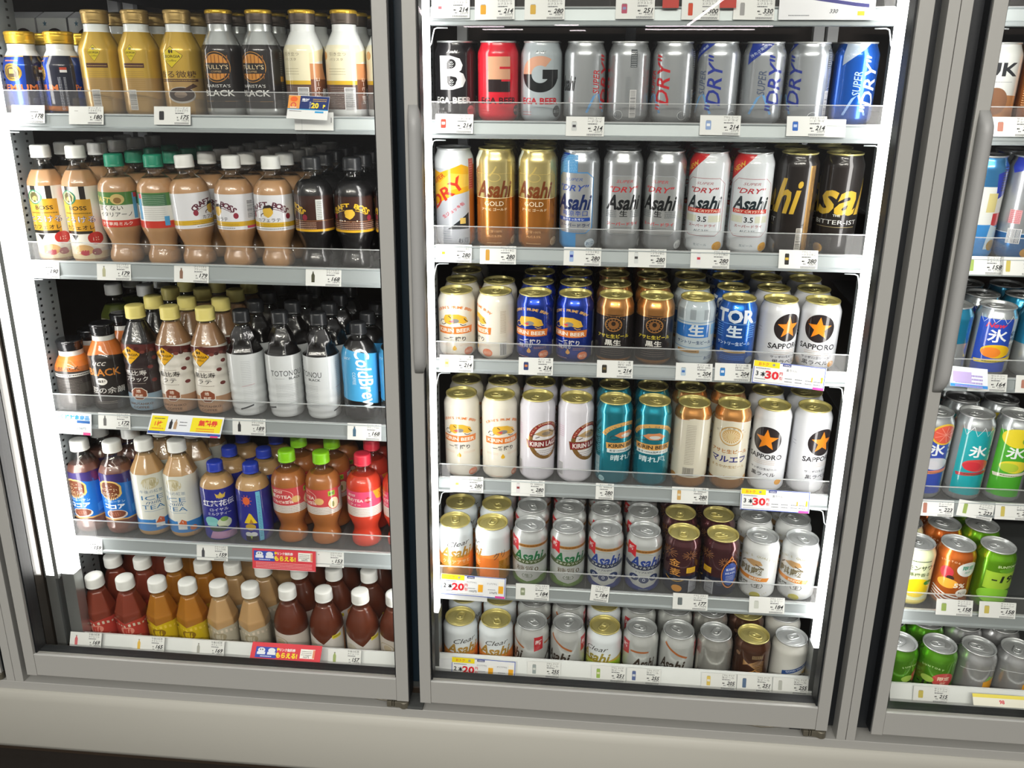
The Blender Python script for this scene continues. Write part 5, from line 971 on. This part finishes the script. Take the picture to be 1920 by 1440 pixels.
def offer_blue(n, pr, glasses):
    c = Art('e6e8ea'); c.r(-60, 60, 0, 1.2, '3a56b4').r(-60, 60, 37, 38.2, '3a56b4').r(-60, -58.8, 0, 38, '3a56b4').r(58.8, 60, 0, 38, '3a56b4').r(-60, -17, 28.5, 38.2, 'ecd81c').t('おトク', -44, 33, 6, 'd8582c', .03).t('得', -27, 33, 5, '4a6ab0', .02)
    c.r(-12, 2, 33, 37, '2a3470').t('対象商品', -5, 35, 2.8, 'e8e8f0', .01).t(n, -53, 17, 11, '23252c', .03).t('本', -43, 16, 9, '23252c', .03).t(pr, -28, 16, 18, 'd4202c', .05, w=23).t('円', -13, 20, 6, 'd4202c', .03).t('引', -13, 12, 6, 'd4202c', .03)
    c.fine(-47, 8, 18, 1, 2, '5a5e66', 1.2).fine(-44, 26, 24, 1, 2, '5a5e66', 1.2).r(42, 60, 0, 4, 'd8489c').fine(-18, 3.5, 76, 1, 2, '9a9ea6', .8)
    if glasses:
        for x, q in ((14, '195'), (52, '276')): c.r(x-4.5, x+4.5, 9, 23, 'e8a828').r(x-4.5, x+4.5, 23, 31 if x > 30 else 27, 'f0ece0').t('クリアアサヒ', x-17, 26, 4, '3a3e46', .0, w=19).fine(x-17, 15, 14, 1, 2, '6a6e76', 1).t(q+'円', x-14, 9.5, 4.6, '4a4e56', .02, w=14)
    else:
        c.t('黒ラベル', 4, 27, 5, '5a5e66', .0, w=18).t('ヱビスビール', 36, 27, 5, '8a8e96', .0, w=26)
        for x in (0, 17, 34, 48): c.fine(x, 13, 12, 2, 5, '6a6e76', 1.3)
        c.r(38, 40, 12, 20, 'e8a828').r(54, 57, 12, 22, 'e8a828')
    return c
def offer_red():
    c = Art('d8434e'); c.r(-60, 60, 0, 1, 'e8b0b8').r(-59, -18, 16, 36, '3a52b0').e_(-48, 30, 7, 4.5, 'e4e8f0').e_(-28, 30, 7, 4.5, 'e4e8f0').t('2', -44, 24, 5, 'd8404c', .03).t('1', -26, 24, 5, 'd8404c', .03).r(-56, -40, 22, 27, 'e4e8f0').r(-36, -20, 22, 27, 'e4e8f0').e_(-50, 31, 1, 1.4, '1c1c24').e_(-46, 31, 1, 1.4, '1c1c24').fine(-38, 19, 22, 1, 2, 'e8ecf4', 1.4)
    c.t('ドリンク無料券', 0, 32, 6, 'f2ecec', .04, w=36).t('もらえる!', 2, 22, 10.5, 'f0dc30', .07, w=42).r(28, 56, 19, 36, 'f0eee8').fine(40, 32, 20, 3, 3.2, '5a5a5a', 1).t('165円', 40, 22, 5, '3a3a3a', .02).r(52, 56, 20, 35, 'e09070').fine(0, 13, 110, 4, 3, 'f0b8bc', 1).e_(-16, 33, 3, 2, 'f0c820'); return c
for x, z, y, n, pr, g, rot, lab_ in ((598, -490, -42, '3', '30', 0, 5, 'under the third beer row'), (604, -730, -27, '3', '30', 0, 1, 'under the fourth beer row'), (63, -910, -76, '2', '20', 1, 1.5, 'under the fifth beer row'), (86, -1068, -106, '2', '20', 1, 1, 'on the bottom beer price lip')):
    card(x, y, z, offer_blue(n, pr, g), 122, 38.4, 'blue-edged white offer card with red %s and yellow corner, %s' % (pr, lab_), 'blue-edged offer cards', rot, 14, 'offer_card', 'offer card')
card(40, -73.5, -921, Art('dfe2e4'), 100, 12, 'blank white strip card below left blue-edged offer card', None, 1, 12, 'offer_card', 'offer card')
card(22, -103, -1062, Art('dcdfe2'), 40, 26, 'blank white card at left end of bottom beer price lip', None, 0, 20, 'offer_card', 'offer card')
card(-302, -59, -888, offer_red(), 124, 40, 'red offer card with yellow lettering under the apple tea bottles', 'red offer cards', 0, 10, 'offer_card', 'offer card')
card(-289, -107, -1052, offer_red(), 136, 44, 'red offer card with yellow lettering on the bottom tea price lip', 'red offer cards', 0, 44, 'offer_card', 'offer card')
c = Art('e8eaea'); c.r(-33, -14, 17, 39, 'e8a050').r(-33, 33, 15.5, 17, '2a9ad0').r(-14, 33, 17, 39, '26366e').e_(-24, 33, 6, 4.4, 'e86830').ring(-24, 23, 4.5, 4.5, 1.4, 'd83a4a').r(-29, -19, 18.5, 20, 'f0e0d0').t('絶対', -5, 32, 6, 'e8ecf4', .04).t('もらえる', 3, 24, 3, 'e8ecf4', .02, 0, 90).fine(18, 34, 22, 2, 3, 'd8b050', 1).t('20', 11, 23.5, 12, 'f0d838', .06).t('P', 26, 22.5, 7.5, 'f0d838', .06).fine(-20, 13, 20, 1, 2, '4a4e56', 1).r(12, 26, 11, 14, '3aa0d8')
card(-199, -62, -66, c, 66, 39.5, 'navy and orange offer card reading 20P above a white card', None, 2, 26, 'offer_card', 'offer card')
c = Art('e2e4e2'); c.line([(-20, 0), (-20, 26)], .4, '9aa0a0').r(28, 29, 12, 20, '3a3e42'); card(-194, -56, -83, c, 64, 28, 'plain white card hanging below the navy offer card', None, 0, 8, 'offer_card', 'offer card')
c = Art('e2e9ec'); icon(c, -40, 18, 'b', '7a8a94'); c.t('こちら引換対象商品', 4, 32, 9, '2a8fd4', .05, w=84).fine(-8, 23, 50, 2, 4, '8a9aa4', 1.4).r(22, 47, 22, 27, '2a62a8').t('178円', 0, 12, 6, '6a7a84', .0, w=16).t('278円', 30, 12, 6, '6a7a84', .0, w=18).r(-30, -8, 16, 19, 'e08a8a').fine(6, 5, 60, 1, 2, 'a8b4bc', 1).r(34, 48, 0, 5, 'd8508a')
card(-700, -58, -628, c, 100, 40, 'white card with large blue writing at left of third coffee shelf', None, 2, 10, 'offer_card', 'offer card')
c = Art('e4e8ee'); c.r(-68, 68, 0, 7, '3a56a8').r(-68, 68, 0, 2, 'dfe3ea').r(-66, -36, 7, 36, 'ecdc28').t('1枚', -51, 21, 11, 'e06a28', .04).fine(-51, 31, 20, 1, 2, '3a3a3a', 1.6).fine(-51, 12, 22, 1, 2, 'd86a30', 1.6); icon(c, -28, 21, 'b', '2c2c30'); icon(c, -19, 21, 'b', 'b09070'); c.fine(-5, 26, 14, 2, 6, '4a4e56', 1.4).r(10, 66, 9, 36, 'ecdc28').t('無料券', 41, 26, 11.5, 'dc3434', .06, w=36).fine(38, 15, 34, 2, 4, 'e06a38', 1.8).r(50, 64, 0, 3, 'd83a7a').fine(0, 4.4, 90, 1, 2, 'a8b8e0', 1)
card(-462, -57, -614, c, 137, 40, 'yellow and blue offer card under the yellow-capped bottles', None, 1, 40, 'offer_card', 'offer card')
c = Art('e6e8ec'); c.r(-70, 60, 24, 31, 'e8eaee').p([(-60, 38), (40, 24), (60, 22), (60, 17), (40, 19), (-60, 33)], '4a4a86').r(34, 46, 27, 40, 'e0b060').t('330', 10, 12, 8, '5a5e62', .02, .3).r(44, 54, 6, 12, 'e8c040').fine(-40, 6, 30, 1, 2, '8a8e92', 1.4)
card(590, -56, 82, c, 138, 40, 'wide white offer card with slanted violet band above blue can', None, 0, 8, 'offer_card', 'offer card')
for x, pos in ((362, 'left'), (446, 'right')): card(x, -57.5, 98, Art('b84038'), 24, 12, 'small dark red card on the uppermost beer rail, %s one' % pos, None, 0, 8, 'offer_card', 'offer card')
c = Art('dfe4ee'); c.r(-30, 30, 0, 5, '3a8ad8').fine(0, 20, 44, 4, 6, '9a8ac8', 3).r(-26, 4, 8, 26, 'b8a8d8'); card(886, -42, -476, c, 60, 34, 'pale violet and blue offer card at left of third fruit drink row', None, 4, 30, 'offer_card', 'offer card')
c = Art('e8e6d8'); c.r(-45, 45, 14, 20, 'e8d860').t('98', 4, 8, 9, 'd83a50', .04); card(1010, -106, -1046, c, 90, 20, 'yellow-topped white offer card on the bottom fruit drink lip', None, 0, 40, 'offer_card', 'offer card')

# ---------------------------------------------------------------- glass doors
def door(x0, x1, sl, sr, hx, hinge, label):
    """x0..x1 outside edges; sl, sr stile widths; hx centre of the pull handle or None; hinge x or None"""
    t = empty('cooler_door', W(x0, -165, -1083)); tag(t, label, 'glass door', 'cooler doors')
    def rel(o): o.location = -t.location; return o
    zb, zt, zr = -1083, 415, -1037
    rel(MB().box(x0, x0+sl, -165, -130, zb, zt, 'frame').box(x0+.3, x0+sl-.2, -130, -126, zb, zt, 'gasket_gap_shade').obj('stile', t, bevel=.7))
    rel(MB().box(x1-sr, x1, -165, -130, zb, zt, 'frame').box(x1-sr+.2, x1-.3, -130, -126, zb, zt, 'gasket_gap_shade').obj('stile', t, bevel=.7))
    rel(MB().box(x0+sl+.3, x1-sr-.3, -164.4, -130, zb+1, zr, 'frame').box(x0+sl+.3, x1-sr-.3, -164.6, -160, zr, zr+1.2, 'frame_edge').obj('bottom_rail', t, bevel=.7))
    rel(MB().box(x0+sl+.3, x1-sr-.3, -164.4, -130, 370, zt, 'frame').obj('top_rail', t, bevel=.7))
    rel(MB().box(x1, x1+1.6, -160, -128, zb+2, zt, 'gasket_gap_shade').box(x0-1.6, x0, -160, -128, zb+2, zt, 'gasket_gap_shade').box(x0+sl, x1-sr, -152, -132, zr, zr+1, 'gasket_gap_shade').box(x0+sl, x0+sl+3, -158, -132, zr, 370, 'gasket_gap_shade').box(x1-sr-3, x1-sr, -158, -132, zr, 370, 'gasket_gap_shade').obj('seal', t))
    rel(MB().box(x0+sl+1, x1-sr-1, -158, -154, zr+1, 372, 'glass').obj('glass_pane', t))
    if hx is not None:
        b = MB(); rings = []; zt_, zb_ = -44, -452; n = 12; N_ = 40
        for i in range(N_+1):
            u = i/N_; z = zt_+(zb_-zt_)*u; e = min(1, (u if u < .5 else (1-u))/.07); e = math.sin(e*math.pi/2); w = 7+3.5*e; p = 2+15*e**.8; sx = 3*e
            rings.append([(hx+sx+(w*math.cos(a)), -165-p*max(0, math.sin(a))**.7 if math.sin(a) > 0 else -165+1.5, z) for a in [math.pi*k/(n-1) for k in range(n)]]+[(hx+sx-w*.62, -165+1, z), (hx+sx-w*.55, -165-p*.55, z), (hx+sx+w*.3, -165-p*.62, z), (hx+sx+w*.62, -165+1, z)])
        m = n+4; b.add([v for r in rings for v in r], [(i*m+k, i*m+(k+1) % m, (i+1)*m+(k+1) % m, (i+1)*m+k) for i in range(N_) for k in range(m)]+[tuple(range(m)), tuple(range(N_*m, N_*m+m))], 'grip', True); rel(b.obj('pull_handle', t))
    if hinge:
        h = rel(MB().box(hinge-26, hinge-12, -166, -140, -1096, -1084.5, 'hinge').box(hinge-30, hinge-27, -166, -140, -1096, -1084.5, 'hinge').box(hinge-40, hinge-31, -166, -140, -1096, -1084.5, 'hinge').box(hinge-60, hinge-41, -150, -140, -1096, -1086, 'gasket_gap_shade').obj('hinge', t, bevel=.5))
        p = MB(); p.lathe([(8, -1098), (9, -1097), (9, -1086), (8, -1084)], 'hinge', 24, False); p.v = [(x+hinge-9, y-160, z) for x, y, z in p.v]; q = p.obj('hinge_pin', h); 
door(-782, -43.5, 20, 22, None, -44, 'glass cooler door with satin frame in front of the coffee bottles')
door(-22, 703, 20, 20, -9, 703, 'glass cooler door with satin frame in front of the beer cans')
door(778, 1500, 19, 20, 790, 1500, 'glass cooler door at far right before the fruit drinks')
door(-1560, -834, 20, 20, -1545, -834, 'glass cooler door beyond the left post')
# far ceiling tube lamps of the store behind the viewer, mirrored faintly in the door glass
for x0, y0, x1, y1 in ((976, -12580, 2840, -12560), (1004, -13050, 2657, -13030), (-373, -12447, -15, -12443), (-171, -13239, 81, -13234), (-1776, -12696, -1158, -12687), (-1538, -13096, -903, -13085), (1589, -12423, 1689, -9637), (-1994, -10094, -2202, -11888)):
    d = Vector((x1-x0, y1-y0, 0)).normalized()*1; q = Vector((-d.y, d.x, 0))*16; b = MB()
    P_ = [Vector((x0, y0, 0))-q, Vector((x1, y1, 0))-q, Vector((x1, y1, 0))+q, Vector((x0, y0, 0))+q]
    b.extz([(p.x, p.y) for p in P_], 1268, 1282, 'tube'); o = b.obj('tube_lamp'); tag(o, 'far ceiling tube lamp mirrored '+('as a short %s strip above the silver cans' % ('upper' if y0 > -13000 else 'lower') if x1-x0 in (358, 252) else 'as a long %s bar above the silver cans' % ('upper' if y0 > -13000 else 'lower') if x1-x0 > 1200 and x0 > 0 else 'as a %s bar above the B and E cans' % ('upper' if y0 > -13000 else 'lower') if x1-x0 > 600 else 'as a slanting streak at %s' % ('upper right' if x0 > 0 else 'upper left')), 'light', 'ceiling tube lamps')
# cartons stored in the dark behind the blue bottles; loose cables hanging under the doors
for i, x in enumerate((-858, -794, -730, -666)):
    c = Art('b9bcb8'); c.e_(4, 84, 22, 26, '2a1c1a').e_(8, 86, 12, 16, '5a2a22').star(-14, 118, 6, 2.5, '4a6a7a'); t = empty('drink_carton', W(x, 230, -14)); tag(t, 'pale carton with dark round print, %s of four behind the blue bottles' % ['first', 'second', 'third', 'last'][i], 'carton', 'cartons behind the blue bottles')
    b = MB(); b.v = []; b.box(-30, 30, .6, 60, 0, 128, 'post').add([(-30, .6, 128), (30, .6, 128), (30, 60, 128), (-30, 60, 128), (-30, 29, 142), (30, 29, 142)], [(0, 1, 5, 4), (2, 3, 4, 5), (0, 4, 3), (1, 2, 5)], 'post')
    mk('body', b.mesh('carton_body'), t); mk('front_print', flat('front_print', c, 60, 128), t)
for x0, x1 in ((-130, -55), (545, 640)):
    o = MB().tube([(x0, -150, -1084), (x0+14, -152, -1089), ((x0+x1)/2, -154, -1092), (x1-14, -152, -1090), (x1, -150, -1084)], 1.6, 'hinge').obj('door_cable'); tag(o, 'thin beige cable hanging under the %s door near its hinge' % ('coffee cooler' if x0 < 0 else 'beer cooler'), 'cable')
